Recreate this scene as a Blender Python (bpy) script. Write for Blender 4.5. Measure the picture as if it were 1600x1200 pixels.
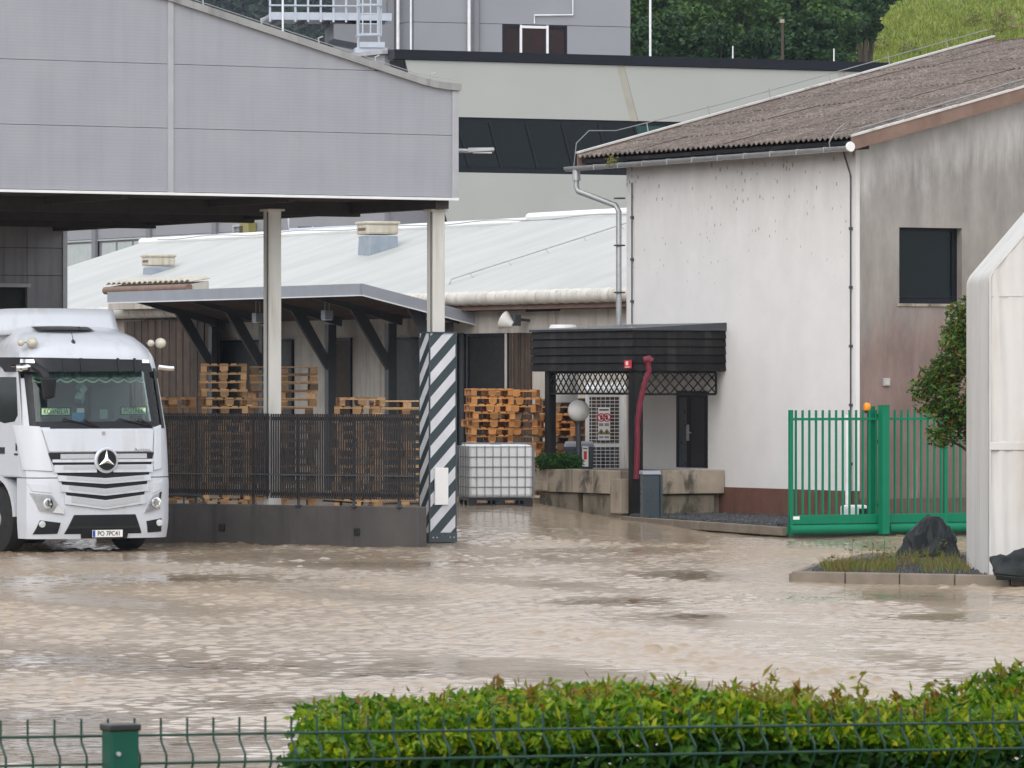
import bpy, math, random
import numpy as np
from mathutils import Vector, Matrix
R = math.radians
random.seed(7); rng = np.random.default_rng(11)
scene = bpy.context.scene
for o in list(bpy.data.objects): bpy.data.objects.remove(o)
C = scene.collection

# ------------------------------------------------------------------ camera, sky, sun, exposure
H = 2.65; F = 8500.0                      # eye height over the flooded road, focal length in photo pixels
cam_d = bpy.data.cameras.new('camera'); cam = bpy.data.objects.new('camera', cam_d); C.objects.link(cam)
cam.location = (0, 0, H); cam.rotation_euler = (R(90), 0, 0)
cam_d.sensor_width = 36; cam_d.lens = 36 * F / 1600; cam_d.clip_start = 0.5; cam_d.clip_end = 5000
cam_d.dof.use_dof = True; cam_d.dof.focus_distance = 88; cam_d.dof.aperture_fstop = 50
scene.camera = cam
world = bpy.data.worlds.new('World'); scene.world = world; world.use_nodes = True
wn = world.node_tree.nodes; wl = world.node_tree.links; wn.clear()
sky = wn.new('ShaderNodeTexSky'); sky.sky_type = 'NISHITA'; sky.sun_disc = False
SUN_EL, SUN_AZ = 38, 200                  # azimuth clockwise from +Y
sky.sun_elevation = R(SUN_EL); sky.sun_rotation = R(SUN_AZ); sky.air_density = 1.0; sky.dust_density = 6.0; sky.ozone_density = 1.0
hs = wn.new('ShaderNodeHueSaturation'); hs.inputs['Saturation'].default_value = 0.45
bg = wn.new('ShaderNodeBackground'); bg.inputs['Strength'].default_value = 0.14
wo = wn.new('ShaderNodeOutputWorld')
cl_ = wn.new('ShaderNodeMix'); cl_.data_type = 'RGBA'; cl_.inputs[0].default_value = .65; cl_.inputs[7].default_value = (11.2, 11.5, 12.0, 1)   # even cloud cover
wl.new(sky.outputs[0], hs.inputs['Color']); wl.new(hs.outputs[0], cl_.inputs[6]); wl.new(cl_.outputs[2], bg.inputs['Color']); wl.new(bg.outputs[0], wo.inputs['Surface'])
sun_d = bpy.data.lights.new('sun', 'SUN'); sun_d.energy = 0.7; sun_d.angle = R(50); sun_d.color = (1, 0.97, 0.93)
sun = bpy.data.objects.new('sun', sun_d); C.objects.link(sun)
sd = Vector((math.sin(R(SUN_AZ)) * math.cos(R(SUN_EL)), math.cos(R(SUN_AZ)) * math.cos(R(SUN_EL)), math.sin(R(SUN_EL))))
sun.rotation_euler = sd.to_track_quat('Z', 'Y').to_euler(); sun.location = (0, 0, 60)
scene.view_settings.view_transform = 'Standard'; scene.view_settings.look = 'None'
scene.view_settings.exposure = 0.14; scene.view_settings.gamma = 1; scene.view_settings.use_curve_mapping = False
scene.cycles.max_bounces = 8; scene.cycles.transparent_max_bounces = 12
try: scene.cycles.use_denoising = True
except Exception: pass

# ------------------------------------------------------------------ mesh building
class MB:
    def __init__(s): s.v = []; s.f = []
    def add(s, vs, fs):
        n = len(s.v); s.v += [tuple(p) for p in vs]; s.f += [tuple(i + n for i in f) for f in fs]; return s
    def box(s, x0, y0, z0, x1, y1, z1):
        return s.add([(x0,y0,z0),(x1,y0,z0),(x1,y1,z0),(x0,y1,z0),(x0,y0,z1),(x1,y0,z1),(x1,y1,z1),(x0,y1,z1)],
                     [(0,3,2,1),(4,5,6,7),(0,1,5,4),(1,2,6,5),(2,3,7,6),(3,0,4,7)])
    def hexa(s, p): return s.add(p, [(0,3,2,1),(4,5,6,7),(0,1,5,4),(1,2,6,5),(2,3,7,6),(3,0,4,7)])
    def poly(s, p): return s.add(p, [tuple(range(len(p)))])
    def beam(s, a, b, w, h, up=(0,0,1)):
        a = Vector(a); b = Vector(b); t = (b - a).normalized(); sd_ = t.cross(Vector(up))
        if sd_.length < 1e-5: sd_ = t.cross(Vector((1,0,0)))
        sd_.normalize(); u = sd_.cross(t).normalized(); x = sd_ * w / 2; z = u * h / 2
        return s.hexa([a-x-z, a+x-z, b+x-z, b-x-z, a-x+z, a+x+z, b+x+z, b-x+z])
    def tube(s, pts, r, n=8, cap=True):
        pts = [Vector(p) for p in pts]; vs = []; fs = []; prev = None
        rs = r if isinstance(r, (list, tuple)) else [r] * len(pts)
        for i, p in enumerate(pts):
            t = (pts[min(i+1, len(pts)-1)] - pts[max(i-1, 0)]).normalized()
            ref = prev if prev is not None else (Vector((0,0,1)) if abs(t.z) < .9 else Vector((1,0,0)))
            a = (ref - t * ref.dot(t)).normalized(); prev = a; b = t.cross(a)
            for k in range(n):
                q = 2 * math.pi * k / n; vs.append(p + (a * math.cos(q) + b * math.sin(q)) * rs[i])
        for i in range(len(pts) - 1):
            for k in range(n):
                k2 = (k + 1) % n; fs.append((i*n+k, i*n+k2, (i+1)*n+k2, (i+1)*n+k))
        if cap: fs.append(tuple(range(n-1, -1, -1))); fs.append(tuple((len(pts)-1)*n + k for k in range(n)))
        return s.add(vs, fs)
    def lathe(s, prof, c=(0,0,0), n=20, axis='z'):
        vs = []; fs = []
        for r, h in prof:
            for k in range(n):
                q = 2 * math.pi * k / n; x, y = r * math.cos(q), r * math.sin(q)
                p = {'z': (x, y, h), 'y': (x, h, y), 'x': (h, x, y)}[axis]
                vs.append((p[0]+c[0], p[1]+c[1], p[2]+c[2]))
        m = len(prof)
        for i in range(m-1):
            for k in range(n): fs.append((i*n+k, i*n+(k+1)%n, (i+1)*n+(k+1)%n, (i+1)*n+k))
        fs.append(tuple(range(n))); fs.append(tuple((m-1)*n+k for k in range(n)))
        return s.add(vs, fs)
    def prism(s, pts, off):
        n = len(pts); off = Vector(off); a = [Vector(p) for p in pts]; b = [p + off for p in a]
        fs = [tuple(range(n)), tuple(range(2*n-1, n-1, -1))] + [(i, i+n, (i+1)%n+n, (i+1)%n) for i in range(n)]
        return s.add(a + b, fs)
    def grid(s, fn, nu, nv):
        vs = [fn(i / nu, j / nv) for j in range(nv+1) for i in range(nu+1)]
        fs = [(j*(nu+1)+i, j*(nu+1)+i+1, (j+1)*(nu+1)+i+1, (j+1)*(nu+1)+i) for j in range(nv) for i in range(nu)]
        return s.add(vs, fs)
    def mesh(s, name, smooth=False, fix=True):
        me = bpy.data.meshes.new(name); me.from_pydata(s.v, [], s.f); me.update()
        if fix:
            import bmesh
            bm = bmesh.new(); bm.from_mesh(me); bmesh.ops.recalc_face_normals(bm, faces=bm.faces); bm.to_mesh(me); bm.free()
        if smooth:
            me.polygons.foreach_set('use_smooth', [True] * len(me.polygons)); me.set_sharp_from_angle(angle=R(smooth if smooth is not True else 40))
        return me
    def build(s, name, mat, parent=None, smooth=False, bevel=0, label=None, kind=None, fix=True):
        return obj(name, s.mesh(name, smooth, fix), mat, parent, bevel, label, kind)

def obj(name, me, mat, parent=None, bevel=0, label=None, kind=None):
    o = bpy.data.objects.new(name, me); C.objects.link(o)
    if mat is not None and not me.materials: me.materials.append(mat)
    if parent is not None: o.parent = parent
    if bevel:
        m = o.modifiers.new('bevel', 'BEVEL'); m.width = bevel; m.segments = 2; m.limit_method = 'ANGLE'; m.angle_limit = R(40)
    if label: o['label'] = label
    if kind: o['kind'] = kind
    return o
def tag(o, label, cat, group=None, kind=None):
    o['label'] = label; o['category'] = cat
    if group: o['group'] = group
    if kind: o['kind'] = kind
    return o
def thing(name, label, cat, loc=(0,0,0), rot=0, group=None):
    o = bpy.data.objects.new(name, None); C.objects.link(o); o.empty_display_size = .2
    o.location = loc; o.rotation_euler = (0, 0, R(rot)); return tag(o, label, cat, group)
def kids(o): return [c for c in bpy.data.objects if c.parent == o]
def text(txt, size, mat, parent, loc, name='lettering', rot=(90,0,0), ext=.002, sx=1.0):
    cu = bpy.data.curves.new(name, 'FONT'); cu.body = txt; cu.size = size; cu.extrude = ext; cu.align_x = 'CENTER'; cu.align_y = 'CENTER'
    o = bpy.data.objects.new(name, cu); C.objects.link(o); cu.materials.append(mat)
    me = bpy.data.meshes.new_from_object(o.evaluated_get(bpy.context.evaluated_depsgraph_get())); bpy.data.objects.remove(o); me.name = name
    o = obj(name, me, mat, parent); o.location = loc; o.rotation_euler = [R(a) for a in rot]; o.scale = (sx, 1, 1); return o

def raw_mesh(name, V, T):
    """numpy verts (n,3) and triangles (m,3) -> mesh"""
    me = bpy.data.meshes.new(name); n = len(V); m = len(T); k = T.shape[1]
    me.vertices.add(n); me.vertices.foreach_set('co', np.asarray(V, dtype=np.float32).ravel())
    me.loops.add(m * k); me.loops.foreach_set('vertex_index', np.asarray(T, dtype=np.int32).ravel())
    me.polygons.add(m); me.polygons.foreach_set('loop_start', np.arange(0, m*k, k, dtype=np.int32))
    me.update(calc_edges=True); return me
def leaf_mesh(name, P, L, W, up=.35, droop=None):
    """folded leaves: two triangles each, at points P with random directions"""
    n = len(P); d = rng.normal(size=(n,3)); d[:,2] = d[:,2]*.6 + up
    if droop is not None: d = d * .7 + droop
    d /= np.linalg.norm(d, axis=1)[:,None]
    q = rng.normal(size=(n,3)); s = np.cross(d, q); s /= np.linalg.norm(s, axis=1)[:,None]; nn = np.cross(s, d)
    l = (L * rng.uniform(.5, 1.45, n))[:,None]; w = (W * rng.uniform(.7, 1.2, n))[:,None]
    b = P - d*l*.5; t = P + d*l*.5; a = P - s*w*.5 + nn*w*.22 - d*l*.05; c = P + s*w*.5 + nn*w*.22 - d*l*.05
    V = np.stack([b, a, t, c], 1).reshape(-1,3); i = np.arange(n)[:,None]*4
    T = np.concatenate([i+[0,2,1], i+[0,3,2]], 0); return raw_mesh(name, V, T)
def ball_pts(n, c, r, shell=.55):
    d = rng.normal(size=(n,3)); d /= np.linalg.norm(d, axis=1)[:,None]
    k = rng.uniform(shell, 1, n)[:,None]**.7; return np.array(c) + d * k * np.array(r)

# frames: a thing's own axes (x to the right, y away, rotated by th), solved against the photo's columns and rows
class Fr:
    def __init__(s, ox, oy, th): s.ox, s.oy, s.th = ox, oy, th; s.c, s.s = math.cos(R(th)), math.sin(R(th))
    def w(s, x, y): return (s.ox + s.c*x - s.s*y, s.oy + s.s*x + s.c*y)
    def ya(s, u, x=0): k = (u-800)/F; return (s.ox + s.c*x - k*(s.oy + s.s*x)) / (s.s + k*s.c)
    def xa(s, u, y=0): k = (u-800)/F; return (k*(s.oy + s.c*y) - s.ox + s.s*y) / (s.c - k*s.s)
    def za(s, v, x=0, y=0): return H + (600 - v) / F * s.w(x, y)[1]
    def loc(s, X, Y): X -= s.ox; Y -= s.oy; return (s.c*X + s.s*Y, -s.s*X + s.c*Y)
def PX(u, Y): return (u-800)/F*Y
def PZ(v, Y): return H + (600-v)/F*Y
TH = 29.5

# ------------------------------------------------------------------ materials
def ramp(nt, fac, stops, interp='LINEAR'):
    r = nt.nodes.new('ShaderNodeValToRGB'); r.color_ramp.interpolation = interp; e = r.color_ramp.elements
    while len(e) > 1: e.remove(e[0])
    e[0].position = stops[0][0]; e[0].color = (*stops[0][1], 1) if len(stops[0][1]) == 3 else stops[0][1]
    for p, c in stops[1:]:
        k = e.new(p); k.color = (*c, 1) if len(c) == 3 else c
    if fac is not None: nt.links.new(fac, r.inputs[0])
    return r
def noise(nt, vec, scale, detail=4, rough=.55, dist=0):
    n = nt.nodes.new('ShaderNodeTexNoise'); n.inputs['Scale'].default_value = scale; n.inputs['Detail'].default_value = detail
    n.inputs['Roughness'].default_value = rough; n.inputs['Distortion'].default_value = dist
    if vec is not None: nt.links.new(vec, n.inputs['Vector'])
    return n.outputs['Fac']
def mapping(nt, vec, sc=(1,1,1), loc=(0,0,0)):
    m = nt.nodes.new('ShaderNodeMapping'); m.inputs['Scale'].default_value = sc; m.inputs['Location'].default_value = loc
    nt.links.new(vec, m.inputs['Vector']); return m.outputs[0]
def mix(nt, fac, a, b, blend='MIX'):
    m = nt.nodes.new('ShaderNodeMix'); m.data_type = 'RGBA'; m.blend_type = blend
    for k, val in ((0, fac), (6, a), (7, b)):
        if hasattr(val, 'is_output') or isinstance(val, bpy.types.NodeSocket): nt.links.new(val, m.inputs[k])
        elif k == 0: m.inputs[0].default_value = val
        else: m.inputs[k].default_value = (*val, 1)
    return m.outputs[2]
def math_(nt, op, a, b=None, c=None):
    m = nt.nodes.new('ShaderNodeMath'); m.operation = op
    for k, val in enumerate((a, b, c)):
        if val is None: continue
        if isinstance(val, bpy.types.NodeSocket): nt.links.new(val, m.inputs[k])
        else: m.inputs[k].default_value = val
    return m.outputs[0]
def base(name):
    m = bpy.data.materials.new(name); m.use_nodes = True; nt = m.node_tree; p = nt.nodes['Principled BSDF']
    tc = nt.nodes.new('ShaderNodeTexCoord'); return m, nt, p, tc.outputs['Object']
def bump(nt, p, h, strength=.3, dist=.01):
    b = nt.nodes.new('ShaderNodeBump'); b.inputs['Strength'].default_value = strength; b.inputs['Distance'].default_value = dist
    nt.links.new(h, b.inputs['Height']); nt.links.new(b.outputs[0], p.inputs['Normal']); return b
def pm(name, c, c2=None, sc=3.0, rough=.6, metal=0, bmp=0, bsc=40, streak=None, streak_c=None, spec=.5, vary=0, coat=0, blotch=None):
    """plain surface: two-tone mottling, optional run-down streaks, fine relief"""
    m, nt, p, oc = base(name); p.inputs['Roughness'].default_value = rough; p.inputs['Metallic'].default_value = metal
    p.inputs['Specular IOR Level'].default_value = spec; p.inputs['Coat Weight'].default_value = coat
    c2 = c2 or tuple(min(1, x*1.18) for x in c)
    col = mix(nt, ramp(nt, noise(nt, oc, sc, 5, .6), [(.3, (0,0,0)), (.7, (1,1,1))]).outputs[0], c, c2)
    if blotch:
        bl = ramp(nt, noise(nt, mapping(nt, oc, (2.6,2.6,1.5), (1.7,.3,.9)), 1, 6, .62, .5), [(.54, (0,0,0)), (.66, (1,1,1))]).outputs[0]
        col = mix(nt, math_(nt, 'MULTIPLY', bl, .85), col, blotch)
    if streak:
        f = noise(nt, mapping(nt, oc, (streak, streak, streak*.06)), 1, 4, .6)
        f2 = math_(nt, 'MULTIPLY', ramp(nt, f, [(.48, (0,0,0)), (.72, (1,1,1))]).outputs[0], ramp(nt, noise(nt, oc, .7, 3), [(.35, (0,0,0)), (.65, (1,1,1))]).outputs[0])
        col = mix(nt, f2, col, streak_c or tuple(x*.55 for x in c))
    if vary:
        oi = nt.nodes.new('ShaderNodeObjectInfo'); h = nt.nodes.new('ShaderNodeHueSaturation')
        nt.links.new(col, h.inputs['Color']); nt.links.new(math_(nt, 'MULTIPLY_ADD', oi.outputs['Random'], vary*2, 1-vary), h.inputs['Value']); col = h.outputs[0]
    nt.links.new(col, p.inputs['Base Color'])
    if rough > .25: nt.links.new(math_(nt, 'MULTIPLY_ADD', noise(nt, oc, sc*3, 3), .25, rough-.12), p.inputs['Roughness'])
    if bmp: bump(nt, p, noise(nt, oc, bsc, 5, .6), bmp, .01)
    return m
def leafmat(name, cols, rough=.45, trans=.25):
    m, nt, p, oc = base(name); g = nt.nodes.new('ShaderNodeNewGeometry')
    r = ramp(nt, g.outputs['Random Per Island'], [(i/(max(1,len(cols)-1)), c) for i, c in enumerate(cols)])
    big = ramp(nt, noise(nt, oc, .9, 3), [(.35, (.72,.78,.72)), (.65, (1.1,1.08,1))])
    nt.links.new(mix(nt, 1.0, r.outputs[0], big.outputs[0], 'MULTIPLY'), p.inputs['Base Color']); p.inputs['Roughness'].default_value = rough; p.inputs['Specular IOR Level'].default_value = .22
    t = nt.nodes.new('ShaderNodeBsdfTranslucent'); nt.links.new(r.outputs[0], t.inputs['Color'])
    ms = nt.nodes.new('ShaderNodeMixShader'); ms.inputs[0].default_value = trans
    nt.links.new(p.outputs[0], ms.inputs[1]); nt.links.new(t.outputs[0], ms.inputs[2]); nt.links.new(ms.outputs[0], nt.nodes['Material Output'].inputs['Surface'])
    return m
def thin_glass(name, tint=(.8,.85,.85), refl=.9):
    m, nt, p, oc = base(name); nt.nodes.remove(p)
    t = nt.nodes.new('ShaderNodeBsdfTransparent'); t.inputs[0].default_value = (*tint, 1)
    g = nt.nodes.new('ShaderNodeBsdfGlossy'); g.inputs['Roughness'].default_value = .02
    fr = nt.nodes.new('ShaderNodeFresnel'); fr.inputs[0].default_value = 1.5
    ms = nt.nodes.new('ShaderNodeMixShader'); nt.links.new(fr.outputs[0], ms.inputs[0]); nt.links.new(t.outputs[0], ms.inputs[1]); nt.links.new(g.outputs[0], ms.inputs[2])
    nt.links.new(ms.outputs[0], nt.nodes['Material Output'].inputs['Surface']); return m

M = {}
# cladding of the loading hall: fine horizontal ribs, faint run-downs
m, nt, p, oc = base('grey_cladding'); p.inputs['Roughness'].default_value = .5
sep = nt.nodes.new('ShaderNodeSeparateXYZ'); nt.links.new(oc, sep.inputs[0])
rib = math_(nt, 'SINE', math_(nt, 'MULTIPLY', sep.outputs[2], 2*math.pi/.052))
st = ramp(nt, noise(nt, mapping(nt, oc, (5,5,.35)), 1, 5, .65), [(.45,(0,0,0)),(.75,(1,1,1))]).outputs[0]
col = mix(nt, ramp(nt, noise(nt, oc, 1.1, 5), [(.3,(0,0,0)),(.7,(1,1,1))]).outputs[0], (.300,.312,.352), (.330,.342,.382))
col = mix(nt, math_(nt,'MULTIPLY',st,.30), col, (.22,.225,.26)); nt.links.new(col, p.inputs['Base Color'])
bump(nt, p, math_(nt,'ADD',rib, noise(nt, oc, 30, 3)), .09, .003); M['clad'] = m
M['trim'] = pm('pale_grey_trim', (.34,.35,.375), rough=.4)
M['coping'] = pm('weathered_coping', (.25,.255,.26), (.33,.335,.33), sc=1.5, rough=.5, streak=6)
M['soffit'] = pm('shaded_soffit', (.035,.03,.03), (.05,.045,.045), rough=.8)  # a grey soffit with its deep shade put into the colour
M['rearclad'] = pm('grey_wall_panel', (.20,.20,.22), (.24,.24,.26), sc=.8, rough=.6, streak=3)
M['black'] = pm('black_void', (.008,.008,.01), rough=.7)
M['column'] = pm('cream_steel_paint', (.56,.56,.53), (.62,.61,.58), sc=1.2, rough=.45, streak=7, streak_c=(.36,.35,.30))
M['concrete_dark'] = pm('wet_dark_concrete', (.055,.05,.05), (.085,.078,.075), sc=1.4, rough=.55, bmp=.25, bsc=25, streak=3.5, streak_c=(.03,.028,.028))
M['concrete'] = pm('stained_concrete', (.30,.25,.19), (.40,.34,.27), sc=2, rough=.8, bmp=.35, bsc=25, streak=3.0, streak_c=(.05,.042,.035), blotch=(.045,.038,.03))
M['concrete_old'] = pm('mossy_concrete', (.16,.135,.10), (.25,.215,.165), sc=2.2, rough=.85, bmp=.4, bsc=20, streak=2.5, streak_c=(.035,.033,.022), blotch=(.05,.05,.03))
M['kerb'] = pm('kerb_concrete', (.15,.125,.095), (.23,.195,.155), sc=3, rough=.8, bmp=.3, bsc=30)
M['slat'] = pm('anthracite_slat', (.020,.019,.021), (.03,.028,.03), rough=.5, spec=.3)
M['darksteel'] = pm('dark_grey_steel', (.045,.05,.056), rough=.45)
M['steel'] = pm('galvanised_steel', (.36,.37,.38), (.45,.46,.47), sc=8, rough=.42, metal=.45)
M['whitemetal'] = pm('white_painted_metal', (.70,.71,.72), rough=.4)
M['wood_pallet'] = pm('pallet_wood', (.43,.25,.115), (.64,.41,.215), sc=5, rough=.75, bmp=.2, bsc=60, streak=9, streak_c=(.19,.11,.06), vary=.5)
M['wood_orange'] = pm('orange_pallet_wood', (.42,.175,.05), (.64,.32,.11), sc=5, rough=.75, bmp=.2, bsc=60, streak=9, streak_c=(.19,.09,.04), vary=.45)
M['wood_old'] = pm('old_and_shaded_pallet_wood', (.17,.11,.065), (.29,.19,.115), sc=5, rough=.8, bmp=.2, bsc=60, streak=9, vary=.4)
M['wood_dark'] = pm('brown_weathered_boards', (.05,.032,.023), (.085,.056,.04), sc=4, rough=.75, bmp=.3, bsc=40, streak=8, streak_c=(.025,.018,.015), vary=.35)
M['wood_black'] = pm('black_stained_boards', (.007,.0065,.007), (.014,.013,.013), sc=3, rough=.6, spec=.2, bmp=.25, bsc=40, streak=4, streak_c=(.05,.047,.046), vary=.35)
M['underside'] = pm('brown_roof_underside', (.06,.042,.033), (.10,.066,.05), sc=2, rough=.8, vary=.2)
M['fascia'] = pm('blue_grey_fascia', (.25,.27,.31), (.30,.32,.36), sc=1.5, rough=.4)
M['shedwall'] = pm('dirty_white_render', (.42,.39,.35), (.56,.53,.48), sc=1.6, rough=.85, bmp=.3, bsc=50, streak=4, streak_c=(.24,.21,.18))
M['doorgrey'] = pm('dark_green_grey_door', (.022,.027,.028), (.03,.036,.037), rough=.5)
# pale corrugated roof of the shed
m, nt, p, oc = base('pale_sheet_roof'); p.inputs['Roughness'].default_value = .5
sep = nt.nodes.new('ShaderNodeSeparateXYZ'); nt.links.new(oc, sep.inputs[0])
col = mix(nt, ramp(nt, noise(nt, mapping(nt, oc, (.25,1.2,1)), 1, 5, .6), [(.35,(0,0,0)),(.7,(1,1,1))]).outputs[0], (.41,.42,.41), (.49,.50,.485))
spot = ramp(nt, noise(nt, mapping(nt, oc, (.5,5,1)), 1, 5, .7), [(.60,(0,0,0)),(.8,(1,1,1))]).outputs[0]
col = mix(nt, math_(nt,'MULTIPLY',spot,.45), col, (.33,.34,.325)); nt.links.new(col, p.inputs['Base Color'])
bump(nt, p, math_(nt,'SINE', math_(nt,'MULTIPLY', sep.outputs[1], 2*math.pi/.2)), .5, .012); M['shedroof'] = m
M['roll'] = pm('weathered_white_edge', (.55,.53,.48), (.70,.68,.63), sc=3, rough=.7, streak=5, streak_c=(.33,.30,.26))
M['brown'] = pm('brown_paint', (.11,.062,.045), (.15,.09,.07), sc=3, rough=.7)
M['barge'] = pm('brown_soffit_boards', (.17,.105,.08), (.24,.16,.125), sc=3, rough=.75)
# white stucco with algae spots gathered under the eaves
m, nt, p, oc = base('white_stucco'); p.inputs['Roughness'].default_value = .85
sep = nt.nodes.new('ShaderNodeSeparateXYZ'); nt.links.new(oc, sep.inputs[0])
z = sep.outputs[2]
topd = ramp(nt, math_(nt,'MULTIPLY_ADD', z, .25, -.75), [(0,(0,0,0)),(1,(1,1,1))]).outputs[0]
n1 = noise(nt, oc, 1.2, 6, .65)
col = mix(nt, ramp(nt, n1, [(.3,(0,0,0)),(.7,(1,1,1))]).outputs[0], (.70,.69,.69), (.77,.76,.76))
dirt = math_(nt,'MULTIPLY', math_(nt,'POWER',topd,2.2), ramp(nt, noise(nt, mapping(nt, oc, (2,2,.7)), 1, 6, .7), [(.3,(.25,.25,.25)),(.7,(1,1,1))]).outputs[0])
col = mix(nt, math_(nt,'MULTIPLY',dirt,.62), col, (.36,.33,.29))
vo = nt.nodes.new('ShaderNodeTexVoronoi'); vo.inputs['Scale'].default_value = 9.5; nt.links.new(mapping(nt, oc, (1,1,.55)), vo.inputs['Vector'])
wn_ = nt.nodes.new('ShaderNodeSeparateColor'); nt.links.new(vo.outputs['Color'], wn_.inputs[0])
thr = math_(nt,'MULTIPLY', math_(nt,'MULTIPLY_ADD', math_(nt,'POWER',topd,1.2), .30, .016), math_(nt,'POWER',wn_.outputs[0],1.6))
sp = ramp(nt, math_(nt,'SUBTRACT', thr, vo.outputs['Distance']), [(.0,(0,0,0)),(.04,(1,1,1))]).outputs[0]
sp2 = math_(nt,'MULTIPLY', sp, ramp(nt, noise(nt, oc, 1.0, 3), [(.30,(.2,.2,.2)),(.46,(1,1,1))]).outputs[0])
col = mix(nt, math_(nt,'MULTIPLY', sp2, .62), col, (.17,.155,.13)); nt.links.new(col, p.inputs['Base Color'])
bump(nt, p, noise(nt, oc, 45, 5, .7), .35, .012); M['stucco'] = m
# gable: grey wash above, damp reddish run-downs below
m, nt, p, oc = base('damp_render'); p.inputs['Roughness'].default_value = .85
sep = nt.nodes.new('ShaderNodeSeparateXYZ'); nt.links.new(oc, sep.inputs[0])
wob = math_(nt,'MULTIPLY_ADD', noise(nt, mapping(nt, oc, (3.2,3.2,.35)), 1, 6, .7), 2.6, -1.3)
hgt = math_(nt,'ADD', math_(nt,'MULTIPLY_ADD', sep.outputs[0], -.22, .3), math_(nt,'ADD', sep.outputs[2], wob))
col = ramp(nt, math_(nt,'DIVIDE', hgt, 9.0), [(.05,(.19,.12,.105)),(.26,(.235,.16,.14)),(.38,(.27,.20,.18)),(.46,(.285,.255,.235)),(.58,(.285,.27,.25)),(.68,(.33,.315,.295)),(.76,(.53,.525,.515)),(.86,(.56,.55,.54))]).outputs[0]
blo = ramp(nt, noise(nt, mapping(nt, oc, (1.4,1.4,.5)), 1, 6, .65), [(.35,(.68,.68,.68)),(.7,(1.2,1.2,1.2))]).outputs[0]
col = mix(nt, 1.0, col, blo, 'MULTIPLY')
col = mix(nt, ramp(nt, noise(nt, mapping(nt, oc, (6,6,.5), (3,1,2)), 1, 5, .7), [(.56,(0,0,0)),(.75,(.5,.5,.5))]).outputs[0], col, (.42,.39,.36))
nt.links.new(col, p.inputs['Base Color']); bump(nt, p, noise(nt, oc, 40, 5, .7), .3, .012); M['gable'] = m
M['verge'] = pm('dull_white_strip', (.52,.51,.49), (.60,.59,.57), sc=2, rough=.6, streak=4)
M['cagewire'] = pm('grey_cage_wire', (.16,.17,.18), (.22,.23,.24), rough=.4)
M['plinth'] = pm('red_brown_plinth', (.13,.058,.042), (.17,.08,.058), sc=3, rough=.8, streak=5)
# fibre cement
m, nt, p, oc = base('mossy_fibre_cement'); p.inputs['Roughness'].default_value = .95; p.inputs['Specular IOR Level'].default_value = .15
oi = nt.nodes.new('ShaderNodeObjectInfo'); addv = nt.nodes.new('ShaderNodeVectorMath'); addv.operation = 'ADD'
nt.links.new(oc, addv.inputs[0]); nt.links.new(oi.outputs['Location'], addv.inputs[1])
n1 = noise(nt, addv.outputs[0], 7, 6, .75); n2 = noise(nt, addv.outputs[0], 30, 4, .7)
col = ramp(nt, n1, [(.28,(.075,.062,.055)),(.5,(.20,.165,.145)),(.72,(.34,.295,.265))]).outputs[0]
col = mix(nt, ramp(nt, n2, [(.42,(0,0,0)),(.6,(.7,.7,.7))]).outputs[0], col, (.075,.058,.05))
h = nt.nodes.new('ShaderNodeHueSaturation'); nt.links.new(col, h.inputs['Color']); nt.links.new(math_(nt,'MULTIPLY_ADD', oi.outputs['Random'], .25, .9), h.inputs['Value'])
nt.links.new(h.outputs[0], p.inputs['Base Color']); bump(nt, p, n2, .8, .02); M['fibre'] = m
M['cream'] = pm('cream_facade_panel', (.375,.388,.368), (.41,.42,.398), sc=.4, rough=.5)
M['cream_seam'] = pm('beige_joint_cover', (.33,.32,.27), rough=.5)
M['blackframe'] = pm('black_window_frame', (.007,.009,.014), rough=.45, spec=.25)
M['darkglass'] = pm('dark_window_glass', (.004,.009,.010), rough=.05, spec=.2)
M['greenglass'] = pm('greenish_window_glass', (.02,.055,.05), rough=.06, spec=.2)
M['paleglass'] = pm('pale_blind_glass', (.33,.37,.36), rough=.15)
M['tower'] = pm('grey_tower_cladding', (.255,.26,.285), (.28,.285,.31), sc=.5, rough=.55)
M['tower_dark'] = pm('dark_and_shaded_cladding', (.17,.175,.195), (.20,.205,.225), sc=.5, rough=.55)  # dark parts, and the tower's side face with its shade in the colour
M['redglass'] = pm('reddish_reflection_glass', (.035,.014,.012), (.012,.010,.013), sc=3, rough=.1, spec=.2)  # reddish reflection on the tower panes, put into the glass colour
M['green'] = pm('green_gate_paint', (.003,.165,.085), (.005,.19,.10), sc=3, rough=.45, spec=.22)
M['postgreen'] = pm('green_post_paint', (.004,.058,.040), (.006,.075,.05), sc=6, rough=.45, spec=.25)
M['fencegreen'] = pm('dark_green_wire', (.005,.036,.026), (.008,.046,.033), sc=20, rough=.45)
M['blackplastic'] = pm('black_plastic', (.012,.012,.014), rough=.45)
M['tarp'] = pm('white_tent_fabric', (.54,.535,.52), (.61,.60,.585), sc=1.0, rough=.55, bmp=.7, bsc=2.6, streak=3.5, streak_c=(.44,.41,.36))
M['rock'] = pm('wet_dark_rock', (.008,.010,.011), (.028,.034,.036), sc=5, rough=.5, bmp=.9, bsc=14, spec=.2)
M['gravel'] = pm('grey_gravel', (.05,.053,.057), (.12,.125,.13), sc=25, rough=.8, bmp=1, bsc=60)
M['stone'] = pm('gravel_stone', (.025,.027,.03), (.085,.088,.092), sc=9, rough=.7, spec=.3)
M['ibc'] = pm('milky_plastic', (.70,.72,.74), (.78,.80,.81), sc=2, rough=.35)
M['red'] = pm('red_hose_fabric', (.13,.008,.022), (.19,.014,.034), sc=6, rough=.55)
M['redsign'] = pm('red_sign', (.55,.02,.03), rough=.4)
M['white'] = pm('white_board', (.78,.78,.78), (.82,.82,.82), rough=.45)
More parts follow.
